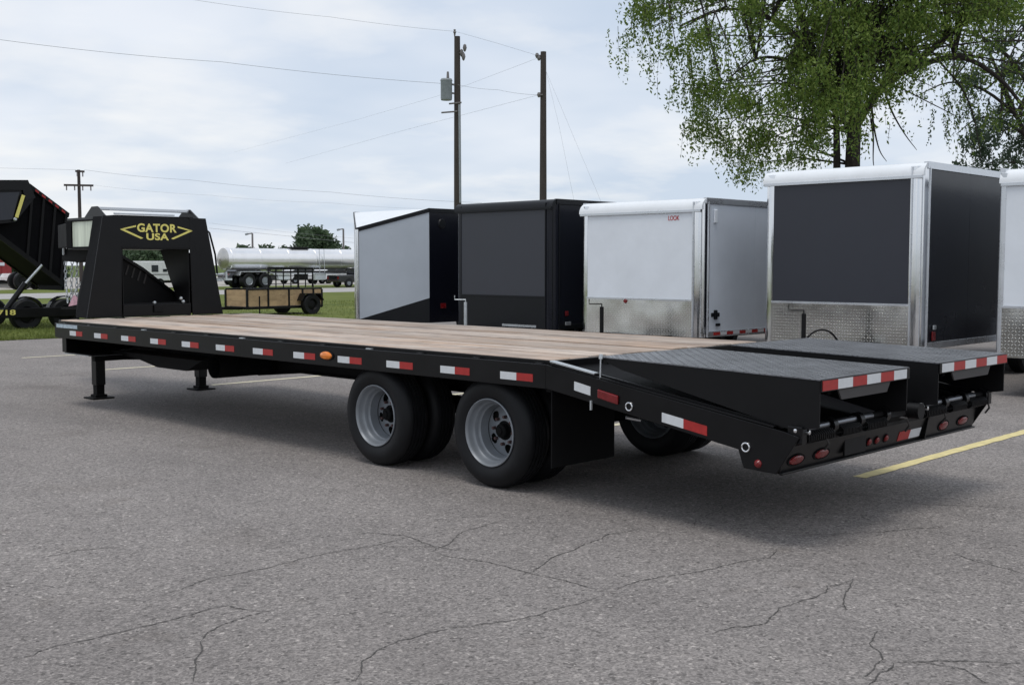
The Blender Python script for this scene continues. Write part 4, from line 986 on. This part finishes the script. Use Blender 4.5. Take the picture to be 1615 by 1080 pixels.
def car(name, label, c, rot, m, kind='sedan', s=1.0):
    t = thing(name, c, label, 'car' if kind != 'pickup' else 'truck'); 
    def b(mb, n, mm, bv=0, sm=False, par=None):
        mb.v = [(x*s, y*s, z*s) for x, y, z in mb.v]
        o = put(n, mb.mesh(n, sm), mm); 
        o.parent = par or t
        if bv:
            q = o.modifiers.new('bevel', 'BEVEL'); q.width = bv; q.segments = 2
        return o
    if kind == 'pickup':
        lo = [(-2.8,.45),(-2.8,1.05),(-.9,1.08),(1.3,1.1),(2.6,1.0),(2.75,.8),(2.75,.42)]; cab = [(-.85,1.08),(-.75,1.72),(.55,1.75),(1.3,1.1)]; wx = (-1.75, 1.75); wr = .4
    else:
        lo = [(-2.3,.4),(-2.35,.8),(-2.1,.98),(1.1,.95),(2.1,.8),(2.3,.6),(2.25,.35)]; cab = [(-1.9,.97),(-1.2,1.45),(.2,1.48),(1.15,.95)]; wx = (-1.4, 1.4); wr = .32
    b(MB().prism(1, lo, -.9, .9), 'body', m, .06); b(MB().prism(1, cab, -.75, .75), 'cabin', m, .06)
    ins = [(x*.9+.02, z-.05 if i in (1, 2) else z+.04) for i, (x, z) in enumerate(cab)]
    for sd_ in (-1, 1): b(MB().prism(1, ins, sd_*.752, sd_*.757), 'window', 'glass')
    for x in wx:
        for sd_ in (-1, 1):
            mb = MB().lathe([(wr*.55,0),(wr,.02),(wr,.2),(wr*.55,.22)], (x, sd_*.92, wr), (0, -sd_, 0), 24); w = b(mb, 'wheel', 'rubber', 0, True)
            b(MB().lathe([(0,.02),(wr*.56,.03)], (x, sd_*.92, wr), (0, -sd_, 0), 20), 'rim', 'rim', 0, True, w)
    for sd_ in (-1, 1): b(MB().box(lo[0][0]-.01, lo[0][0]+.03, sd_*.62, sd_*.85, .72, .92), 'tail_lamp', 'redlens')
    t.rotation_euler = (0, 0, rot); return t
def ground_at(x, y): 
    p = at(x, y, 2, 0); return (p.x, p.y, 0)
p = at(548, 440, 1, 57.8); car('pickup_truck', 'black pickup truck in front of the tanker, half behind the wedge-nose trailer', (p.x+1.0, 57.8, 0), 0, 'carblack', 'pickup', .8)
p = at(478, 440, 1, 72); car('parked_car', 'white car seen under the tanker, left of the other white car', (p.x, 72, 0), 0, 'carwhite', 'sedan', .95)
p = at(515, 440, 1, 71); car('parked_car', 'white car seen under the tanker, next to the black pickup', (p.x+.6, 71, 0), .2, 'carwhite', 'sedan', .95)
p = at(358, 440, 1, 70); car('parked_car', 'dark car behind the rear wheels of the tanker', (p.x+2.5, 71, 0), 0, 'carblack', 'sedan', .95)
def camper(x0px, x1px, ytop, ybot, Y, label, win, name='camper_trailer'):
    a = at(x0px, ybot, 1, Y); c = at(x1px, ytop, 1, Y); x0, x1 = a.x, c.x; zb, zt = max(.5, a.z), c.z
    t = thing(name, ((x0+x1)/2, Y+1.1, 0), label, 'camper')
    w = x1-x0
    MB().prism(1, [(x0,zb),(x0+.02*w,zt-.25),(x0+.08*w,zt),(x1-.03*w,zt),(x1,zt-.2),(x1,zb)], Y, Y+2.2).build('body', 'carwhite', t, .04)
    for u0, u1, v0, v1 in win: MB().box(x0+w*u0, x0+w*u1, Y-.02, Y, zb+(zt-zb)*v0, zb+(zt-zb)*v1).build('window', 'glass', t)
    MB().box(x0+.05*w, x1-.05*w, Y-.012, Y, zb+(zt-zb)*.30, zb+(zt-zb)*.34).build('stripe', 'greyflap', t)
    MB().box(x0+.1, x1-.1, Y+.1, Y+2.1, zb-.15, zb).build('chassis', 'under', t)
    for k in (.45, .58): simple_wheel(t, (x0+w*k, Y-.02, .33), .33, .2, (0, 1, 0))
    MB().bar((x0, Y+1.1, .5), (x0-1.2, Y+1.1, .5), .1, .1).build('tongue', 'under', t)
camper(205, 285, 412, 452, 64, 'white camper trailer seen through the neck of the gooseneck trailer', ((.42, .55, .45, .8), (.64, .72, .45, .6), (.8, .84, .1, .85)))
camper(18, 100, 431, 452, 70, 'white camper beyond the road, under the tipped dump bed', ((.2, .3, .4, .75), (.4, .5, .4, .7), (.62, .66, .1, .8)))
def tractor():
    c = at(44, 455, 1, 66); X, Y = c.x, 66
    t = thing('tractor', (X, Y, 0), 'dark compact tractor beyond the road, beside the red building', 'tractor')
    for x, r in ((X-.5, .55), (X+.65, .36)):
        for yy, ax in ((Y-.6, 1), (Y+.6, -1)): simple_wheel(t, (x, yy, r), r, .3, (0, ax, 0), 'blackm')
    MB().prism(1, [(X-.5,.5),(X-.5,.85),(X+.1,.95),(X+.9,.9),(X+.98,.5)], Y-.3, Y+.3).build('hood', 'carblack', t, .04)
    for a in (-.55, .05):
        for yy in (Y-.4, Y+.4): MB().box(X+a-.03, X+a+.03, yy-.03, yy+.03, .8, 1.6).build('roof_post', 'under', t)
    MB().box(X-.75, X+.25, Y-.5, Y+.5, 1.58, 1.66).build('roof', 'under', t, .03)
    MB().box(X-.55, X-.2, Y-.2, Y+.2, .8, 1.15).build('seat', 'under', t, .04)
tractor()
def redbuilding():
    Y = 74; x1 = at(18, 420, 1, Y).x; zt = at(18, 405, 1, Y).z; zm = at(10, 432, 1, Y).z; zr = at(-3, 390, 1, Y).z
    t = thing('red_building', (x1-6, Y+5, 0), 'red metal sided building with grey base at the left picture edge', 'building')
    x0 = x1-13
    for k in range(40):
        a = x1-.33*(k+1); MB().prism(1, [(a,zm),(a+.33,zm),(a+.33,zt+min(1,(x1-a-.33)/6.5)*(zr-zt)*3.0 if x1-a < 6.6 else zt+(zr-zt)*3-max(0,(x1-a-6.93)/6.5)*(zr-zt)*3),(a,zt+min(1,(x1-a)/6.5)*(zr-zt)*3.0 if x1-a < 6.6 else zt+(zr-zt)*3-max(0,(x1-a-6.6)/6.5)*(zr-zt)*3)], Y-(.03 if k % 2 else .0), Y+.1).build('siding_panel', 'redwall', t)
    MB().box(x0, x1, Y+.0, Y+.12, 0, zm).build('base_wall', 'greywall', t)
    MB().box(x0, x1, Y+.11, Y+10, 0, zt).build('body', 'redwall', t)
    for s0, s1 in ((x1+.2, x1-6.5), (x0-.2, x1-6.5)):
        MB().add([(s0,Y-.3,zt-.05),(s1,Y-.3,zt+(zr-zt)*3),(s1,Y+10.2,zt+(zr-zt)*3),(s0,Y+10.2,zt-.05),(s0,Y-.3,zt+.08),(s1,Y-.3,zt+(zr-zt)*3+.13),(s1,Y+10.2,zt+(zr-zt)*3+.13),(s0,Y+10.2,zt+.08)],
            [(0,1,2,3),(7,6,5,4),(0,4,5,1),(1,5,6,2),(2,6,7,3),(3,7,4,0)]).build('roof', 'redwall', t)
    for k in range(3):
        xx = at(7, 440, 1, Y).x-3.2*k
        w = MB().box(xx-.9, xx+.35, Y-.06, Y-.03, .25, zm-.1).build('window', 'glass', t); MB().box(xx-1.0, xx+.45, Y-.075, Y-.061, zm-.1, zm-.0).build('window_head', 'greywall', w)
    xx = at(3, 416, 1, Y).x; MB().box(xx-2, xx+.15, Y-.07, Y-.04, at(3, 419, 1, Y).z, at(3, 414, 1, Y).z).build('sign_board', 'wht', t)
redbuilding()

# ------------------------------------------------------------------ poles and wires
def pole(px, ytop, depth, r, label):
    top = atd(px, ytop, depth); t = thing('utility_pole', (top.x, top.y, 0), label, 'pole')
    MB().tube([(top.x, top.y, 0), (top.x, top.y, top.z*.5), (top.x, top.y, top.z)], [r*1.2, r*1.05, r*.85], 14).build('shaft', 'polewood', t, smooth=True)
    return t, top
def pin(t, p, h=.3, name='insulator'): MB().lathe([(.0,h),(.06,h*.95),(.05,h*.7),(.08,h*.6),(.05,h*.4),(.03,0)], p, (0, 0, 1), 10).build(name, 'insul', t, smooth=True)
p1, top1 = pole(721, 58, 55, .17, 'wooden utility pole carrying a grey transformer')
pin(p1, tuple(top1+_r*-.12), .35)
q = atd(704, 142, 55)
tr = MB().lathe([(0,.55),(.26,.53),(.30,.45),(.28,.40),(.28,-.42),(.26,-.5),(0,-.5)], tuple(q), (0, 0, 1), 20).build('transformer', 'xfmr', p1, smooth=True)
MB().lathe([(.0,.4),(.05,.38),(.07,.1),(.04,0)], (q.x+.1, q.y, q.z+.5), (0, 0, 1), 8).build('bushing', 'insul', tr)
MB().box(q.x+.2, q.x+.55, q.y-.04-.2, q.y+.04-.2, q.z+.22, q.z+.3).box(q.x+.2, q.x+.55, q.y-.24, q.y-.16, q.z-.2, q.z-.12).build('mount', 'insul', tr)
for yy, x0, x1 in ((178, 696, 721), (164, 708, 728)):
    a, c = atd(x0, yy, 55), atd(x1, yy-2, 55); MB().tube([tuple(a), tuple(c)], .04, 6).build('bracket', 'insul', p1)
for x, y in ((733, 76), (728, 84), (731, 90)):
    a = atd(x, y, 55); MB().lathe([(0,.2),(.07,.15),(.1,0),(.05,-.15),(0,-.2)], tuple(a), (0, 0, 1), 8).build('cutout', 'insul', p1, smooth=True)
a, c = atd(721, 84, 55), atd(732, 84, 55); MB().tube([tuple(a), tuple(c)], .04, 6).build('bracket', 'insul', p1)
MB().tube([tuple(atd(724.5, 165, 54.6)), tuple(atd(726, 320, 54.6))], .05, 8).build('conduit', 'xfmr', p1)
p2, top2 = pole(857, 82, 50, .15, 'bare wooden utility pole with guy wires, right of the transformer pole')
for x, y in ((847, 88), (850, 92), (850, 150)):
    a = atd(x, y, 50); MB().lathe([(0,.12),(.06,.1),(.09,0),(.05,-.1),(0,-.12)], tuple(a), (0, 0, 1), 8).build('insulator', 'insul', p2, smooth=True)
    MB().tube([tuple(a), tuple(atd(856, y, 50))], .035, 6).build('bracket', 'insul', p2)
p3, top3 = pole(124, 268, 92, .14, 'distant utility pole with a wooden crossarm, behind the gooseneck')
for yy, xa, xb in ((292, 101, 147), (270, 119, 133)):
    a, c = atd(xa, yy, 91.7), atd(xb, yy+.8, 91.7); ar = MB().bar(tuple(a), tuple(c), .13, .16).build('crossarm', 'polewood', p3)
    for k in range(4 if yy > 280 else 2):
        g = a+(c-a)*((k+.3)/(3.6 if yy > 280 else 1.6)); MB().tube([(g.x, g.y, g.z), (g.x, g.y, g.z-.42)], .05, 6).build('insulator', 'insul', ar)
def wire(label, pts, r=.013, sag=0):
    P = [atd(*p) for p in pts]; mb = MB(); Q = []
    for a, c in zip(P[:-1], P[1:]):
        for i in range(12):
            u = i/12; q = a+(c-a)*u; q.z -= sag*4*u*(1-u); Q.append(q)
    Q.append(P[-1]); o = mb.tube(Q, r*.62, 5).build('power_line', 'wire'); tag(o, label, 'wire', 'overhead wires'); return o
wire('topmost overhead wire running from the transformer pole to the upper left', [(718,50,55),(520,27,51),(305,0,47),(-40,-50,41)], .009, .05)
wire('overhead wire running left from the transformer', [(697,132,55),(350,98,49),(0,63,44),(-60,56,43)], .012, .08)
wire('overhead wire joining the tops of the two tall poles', [(718,50,55),(782,68,52.5),(848,88,50)], .009)
wire('lower overhead wire between the transformer pole and the bare pole', [(722,134,55),(786,142,52.5),(850,150,50)], .010, .05)
wire('faint upper service wire slanting down left from the bare pole', [(848,92,50),(690,152,70),(560,190,95),(370,240,130)], .008)
wire('faint lower service wire slanting down left from the bare pole', [(850,150,50),(640,205,70),(450,258,110)], .008)
wire('left guy wire of the bare pole', [(861,112,50),(882,200,49),(908,330,48)], .006)
wire('right guy wire of the bare pole', [(861,112,50),(900,205,49),(955,335,48)], .006)
wire('wire running left from the distant crossarm pole to the picture edge', [(119,268,92),(-30,264.5,96)], .014)
wire('upper long wire from the distant crossarm pole towards the right', [(133,268,92),(300,284,88),(520,303,86),(760,320,84)], .015, .1)
wire('lower long wire from the distant crossarm pole towards the right', [(147,292,92),(330,308,88),(520,320,86),(700,330,84)], .008, .1)
wire('upper of the low wires between gooseneck and box trailers', [(330,352,90),(450,366,96),(570,377,102)], .010)
wire('lower of the low wires between gooseneck and box trailers', [(330,360,90),(440,371,96),(570,384,102)], .016)
def lightpole(px, ytop, depth, arm, label):
    top = atd(px, ytop, depth); t = thing('street_lamp', (top.x, top.y, 0), label, 'street lamp')
    MB().tube([(top.x, top.y, 0), tuple(top)], [.11, .08], 10).build('post', 'insul', t, smooth=True)
    e = atd(px-arm, ytop+1, depth); MB().tube([tuple(top), tuple(e)], .05, 6).build('arm', 'insul', t)
    h = atd(px-arm-4, ytop+2, depth); MB().bar(tuple(e), tuple(h), .3, .16).build('lamp_head', 'xfmr', t)
lightpole(398, 368, 100, 7, 'street lamp rising above the left half of the tanker')
lightpole(541.5, 361, 100, 6, 'street lamp beside the round tree, left of the wedge-nose trailer')

# ------------------------------------------------------------------ trees
def leaf_cloud(centres, size, jitter_dir=None):
    """leaf quads (numpy) at the given points"""
    n = len(centres); c = np.asarray(centres)
    a = rng.normal(size=(n, 3)); a /= np.linalg.norm(a, axis=1)[:, None]
    if jitter_dir is not None: a = a*.6+np.array(jitter_dir); a /= np.linalg.norm(a, axis=1)[:, None]
    b = rng.normal(size=(n, 3)); b -= (b*a).sum(1)[:, None]*a; b /= np.linalg.norm(b, axis=1)[:, None]
    s = rng.uniform(.6, 1.3, (n, 1))*size
    v = np.stack([c-a*s, c+b*s*.45, c+a*s, c-b*s*.45], 1).reshape(-1, 3)
    return v
def quads_object(name, v, m, parent):
    n = len(v)//4; me = bpy.data.meshes.new(name)
    me.vertices.add(len(v)); me.vertices.foreach_set('co', v.astype('f').ravel())
    me.loops.add(4*n); me.loops.foreach_set('vertex_index', np.arange(4*n, dtype='i'))
    me.polygons.add(n); me.polygons.foreach_set('loop_start', np.arange(0, 4*n, 4, dtype='i')); me.polygons.foreach_set('loop_total', np.full(n, 4, 'i'))
    me.update(); me.validate(); return put(name, me, m, parent)
def big_tree(px, depth, label, scale=1.0, leafm='leaf', nclump=345, seed=3, low=None, umin=-5.8, umax=6.5, top=11.0, limbs=True, lsize=.053, mirror=1):
    rs = random.Random(seed); base = gz(px, depth); right = Vector((math.cos(YAW), -math.sin(YAW), 0)); back = Vector((math.sin(YAW), math.cos(YAW), 0)); up = Vector((0, 0, 1))
    t = thing('leafy_tree', base, label, 'tree')
    W = lambda u, h, w=0: base+right*u*scale*mirror+up*h*scale+back*w*scale
    L = [([(0,0),(.02,2),(0,4.2),(.02,5.7),(-.02,7),(.1,9),(0,11.5)], .21, 0), ([(-.02,5),(-.35,5.7),(-.95,7),(-1.6,8.6),(-2.5,10.5)], .13, .3),
         ([(0,5.1),(.35,5.75),(.75,6.25),(1.4,6.65),(2.6,6.95),(3.6,6.4),(4.3,5.6),(4.75,5.0)], .13, -.5), ([(.02,6.3),(.45,7.3),(.95,8.4),(1.6,10.2)], .12, .4),
         ([(-.42,0),(-.40,2),(-.40,4.4),(-.5,6.2),(-1.2,7.6),(-1.8,9.3)], .14, .5), ([(0,7),(-1.2,8.8),(-2.6,9.8),(-4,10),(-5.5,9.2)], .09, -1),
         ([(1.4,6.65),(2.4,7.5),(3.6,8.3),(5,8.8),(6.5,8.4)], .09, .8), ([(0,8.5),(1.2,9.8),(2.5,10.5),(4.5,10.6)], .08, -1), ([(-.5,6.2),(-1.6,6.8),(-2.6,6.9),(-3.5,6.3)], .07, -.6),
         ([(-.95,7),(-2.2,8.0),(-3.4,8.3),(-4.6,7.8)], .07, .5), ([(.75,6.25),(.95,5.6),(1.25,5.0),(1.6,4.55)], .035, -.3), ([(.45,5.8),(.55,5.2),(.7,4.6),(.95,4.3)], .035, .2),
         ([(2.2,6.9),(2.75,6.2),(3.0,5.5),(3.15,4.7),(3.2,4.2)], .03, -.5), ([(.45,5.4),(.5,4.9),(.45,4.3),(.55,4.0)], .03, -.2)]
    for pts, r, w in L:
        k = len(pts); P = []; rr = []
        for i, (u, h) in enumerate(pts):
            P.append(W(u+rs.uniform(-.04, .04)*(i > 1), h, w*i/(k-1))); rr.append(r*scale*(1-.82*i/(k-1)) if r < .2 else r*scale*(1.25-.95*i/(k-1)))
        # subdivide smoothly
        Q = []; q2 = []
        for i in range(k-1):
            p0, p1_, p2_, p3_ = P[max(i-1, 0)], P[i], P[i+1], P[min(i+2, k-1)]
            for j in range(4):
                u = j/4; Q.append(.5*((2*p1_)+(p2_-p0)*u+(2*p0-5*p1_+4*p2_-p3_)*u*u+(3*p1_-p0-3*p2_+p3_)*u**3)); q2.append(rr[i]+(rr[i+1]-rr[i])*u)
        Q.append(P[-1]); q2.append(rr[-1])
        MB().tube(Q, q2, 9).build('trunk' if pts[0][1] == 0 else 'limb', 'bark', t, smooth=True)
    xs, hs = zip(*low)
    leaves = []; twig = MB()
    def join(u, h0, w):
        lb = L[rs.randrange(len(L)-4)][0]; jn = min(lb, key=lambda q: (q[0]-u)**2+(q[1]-h0)**2)
        twig.tube([W(jn[0], jn[1], 0), W((jn[0]+u)/2, max(jn[1], h0)+.15, w*.6), W(u, h0+.05, w)], [.035*scale, .022*scale, .01*scale], 5, False)
    def strand(x, h, y, ln, dens=26):
        dx, dy = rs.gauss(0, .22), rs.gauss(0, .22); nl = int(ln*dens)
        for i in range(nl):
            f = i/nl; leaves.append(W(x+dx*ln*f*(1-f*.4)+rs.gauss(0, .05), h-ln*(f**1.2)+rs.gauss(0, .04), y+dy*ln*f+rs.gauss(0, .05)))
        if rs.random() < .3: twig.tube([W(x, h+.15, y), W(x+dx*ln*.4, h-ln*.4, y+dy*ln*.5), W(x+dx*ln*.6, h-ln, y+dy*ln)], [.008*scale, .005*scale, .003*scale], 3, False)
    for _ in range(nclump):
        core = rs.random() < .56
        u = rs.gauss(.1, 2.7) if core else rs.uniform(umin, umax); u = max(umin, min(umax, u)); lo = float(np.interp(u, xs, hs))
        dw = 3.4*math.sqrt(max(.05, 1-(u/7)**2)); w = rs.uniform(-dw, dw)
        if core:
            R0 = rs.uniform(.35, .75); h0 = lo+R0*.9+.2+(top-lo)*rs.random()**1.1
            if u > .5 and h0 < 6.9: continue
            for i in range(int(430*R0*R0/.36)):
                v = Vector((rs.gauss(0, 1), rs.gauss(0, .8), rs.gauss(0, 1))).normalized()*R0*(rs.random()**.45)
                leaves.append(W(u+v.x, h0+v.y*.8-.25*abs(v.x), w+v.z))
            for s in range(5):
                a_ = rs.uniform(0, 6.28); strand(u+math.cos(a_)*R0*.8, h0-.1, w+math.sin(a_)*R0*.8, rs.uniform(.4, 1.0))
            join(u, h0, w)
        else:
            h0 = lo+.5+(top-lo)*rs.random()**1.3
            if abs(u) > 4.2 and rs.random() < .3: continue
            if u > .6 and h0 < 6.4 and not 2.7 < u < 4 and rs.random() < .6: continue
            spread = rs.uniform(.25, .5)
            for s in range(rs.randint(8, 14)):
                x, y = u+rs.gauss(0, spread), w+rs.gauss(0, spread); h = h0+rs.gauss(0, .2); lo2 = float(np.interp(x, xs, hs))
                strand(x, h, y, min(rs.uniform(.4, 1.4), max(.3, h-lo2+rs.uniform(-.3, .25))))
            if rs.random() < .7: join(u, h0, w)
    pts = np.array([tuple(q) for q in leaves])
    cr = quads_object('crown', leaf_cloud(pts, lsize*scale, (0, 0, -.5)), leafm, t)
    twig.build('twigs', 'bark', t)
    return t
LOW = [(-6.6,7.2),(-6,6.6),(-5.2,6.3),(-4.3,5.4),(-3.5,4.5),(-3.0,3.6),(-2.2,3.8),(-1,4.0),(-.4,4.2),(0,5.3),(.5,5.9),(1.5,6.0),(2.5,5.6),(2.9,4.6),(3.4,4.4),(3.8,4.9),(4.6,5.6),(6.5,6.2)]
big_tree(1342, 30, 'large weeping green tree with dark trunk behind the charcoal box trailer', low=LOW)
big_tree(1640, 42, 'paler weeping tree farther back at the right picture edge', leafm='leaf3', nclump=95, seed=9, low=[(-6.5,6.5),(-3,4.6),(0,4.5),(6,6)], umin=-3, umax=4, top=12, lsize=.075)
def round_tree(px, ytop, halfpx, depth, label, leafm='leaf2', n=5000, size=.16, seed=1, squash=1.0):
    rs = random.Random(seed); b = gz(px, depth); zt = atd(px, ytop, depth).z; rx = halfpx/FPX*depth
    t = thing('broadleaf_tree', b, label, 'tree', 'distant trees beyond the road')
    MB().tube([tuple(b), (b.x, b.y, zt*.4), (b.x+.2, b.y, zt*.8)], [.28, .2, .06], 8).build('trunk', 'bark', t, smooth=True)
    for k in range(6):
        a = k*1.05; MB().tube([(b.x, b.y, zt*.35+k*.2), (b.x+math.cos(a)*rx*.6, b.y+math.sin(a)*rx*.6, zt*.7)], [.12, .03], 6).build('limb', 'bark', t, smooth=True)
    P = []; hz = zt*.55; lob = []
    for k in range(26):
        th = rs.uniform(0, 6.28); ph = rs.uniform(-.5, 1); rr = rs.uniform(.35, .8)
        lob.append((b.x+math.cos(th)*rx*rr*math.sqrt(1-ph*ph*.8), b.y+math.sin(th)*rx*rr*math.sqrt(1-ph*ph*.8), hz+ph*(zt-hz)*.75, rs.uniform(.25, .42)*min(rx, zt*.5)))
    for i in range(n):
        c = lob[i % 26]; v = Vector((rs.gauss(0, 1), rs.gauss(0, 1), rs.gauss(0, 1))).normalized()*c[3]*rs.uniform(.65, 1.08)
        P.append((c[0]+v.x, c[1]+v.y, min(zt*1.03, max(.3, c[2]+v.z))))
    quads_object('crown', leaf_cloud(np.array(P)+rng.normal(0, size*.9, (len(P), 3)), size), leafm, t)
round_tree(495, 364, 44, 130, 'round green tree rising behind the tanker', n=7000, size=.28, seed=5)
round_tree(388, 386, 14, 135, 'small treetop left of the street lamp behind the tanker', n=1500, size=.25, seed=6)
round_tree(424, 387, 16, 135, 'low treetop right of the street lamp behind the tanker', n=1500, size=.25, seed=7)
round_tree(450, 387, 12, 132, 'small treetop just left of the round tree', n=1200, size=.25, seed=8)
round_tree(200, 396, 26, 110, 'leftmost tree seen through the neck opening', n=4000, size=.26, seed=11)
round_tree(228, 398, 24, 105, 'middle tree seen through the neck opening', n=4000, size=.26, seed=12)
round_tree(258, 391, 24, 112, 'rightmost tree seen through the neck opening', n=4000, size=.26, seed=13)
round_tree(35, 404, 30, 100, 'tree between the red building and the tipped dump bed', n=4000, size=.26, seed=14)
round_tree(75, 412, 30, 104, 'lower tree under the tipped dump bed', n=3500, size=.26, seed=15)
round_tree(545, 388, 12, 128, 'small treetop below the right street lamp', n=1200, size=.25, seed=16)
round_tree(590, 392, 40, 150, 'distant tree hidden largely by the wedge-nose trailer', n=2500, size=.3, seed=17)
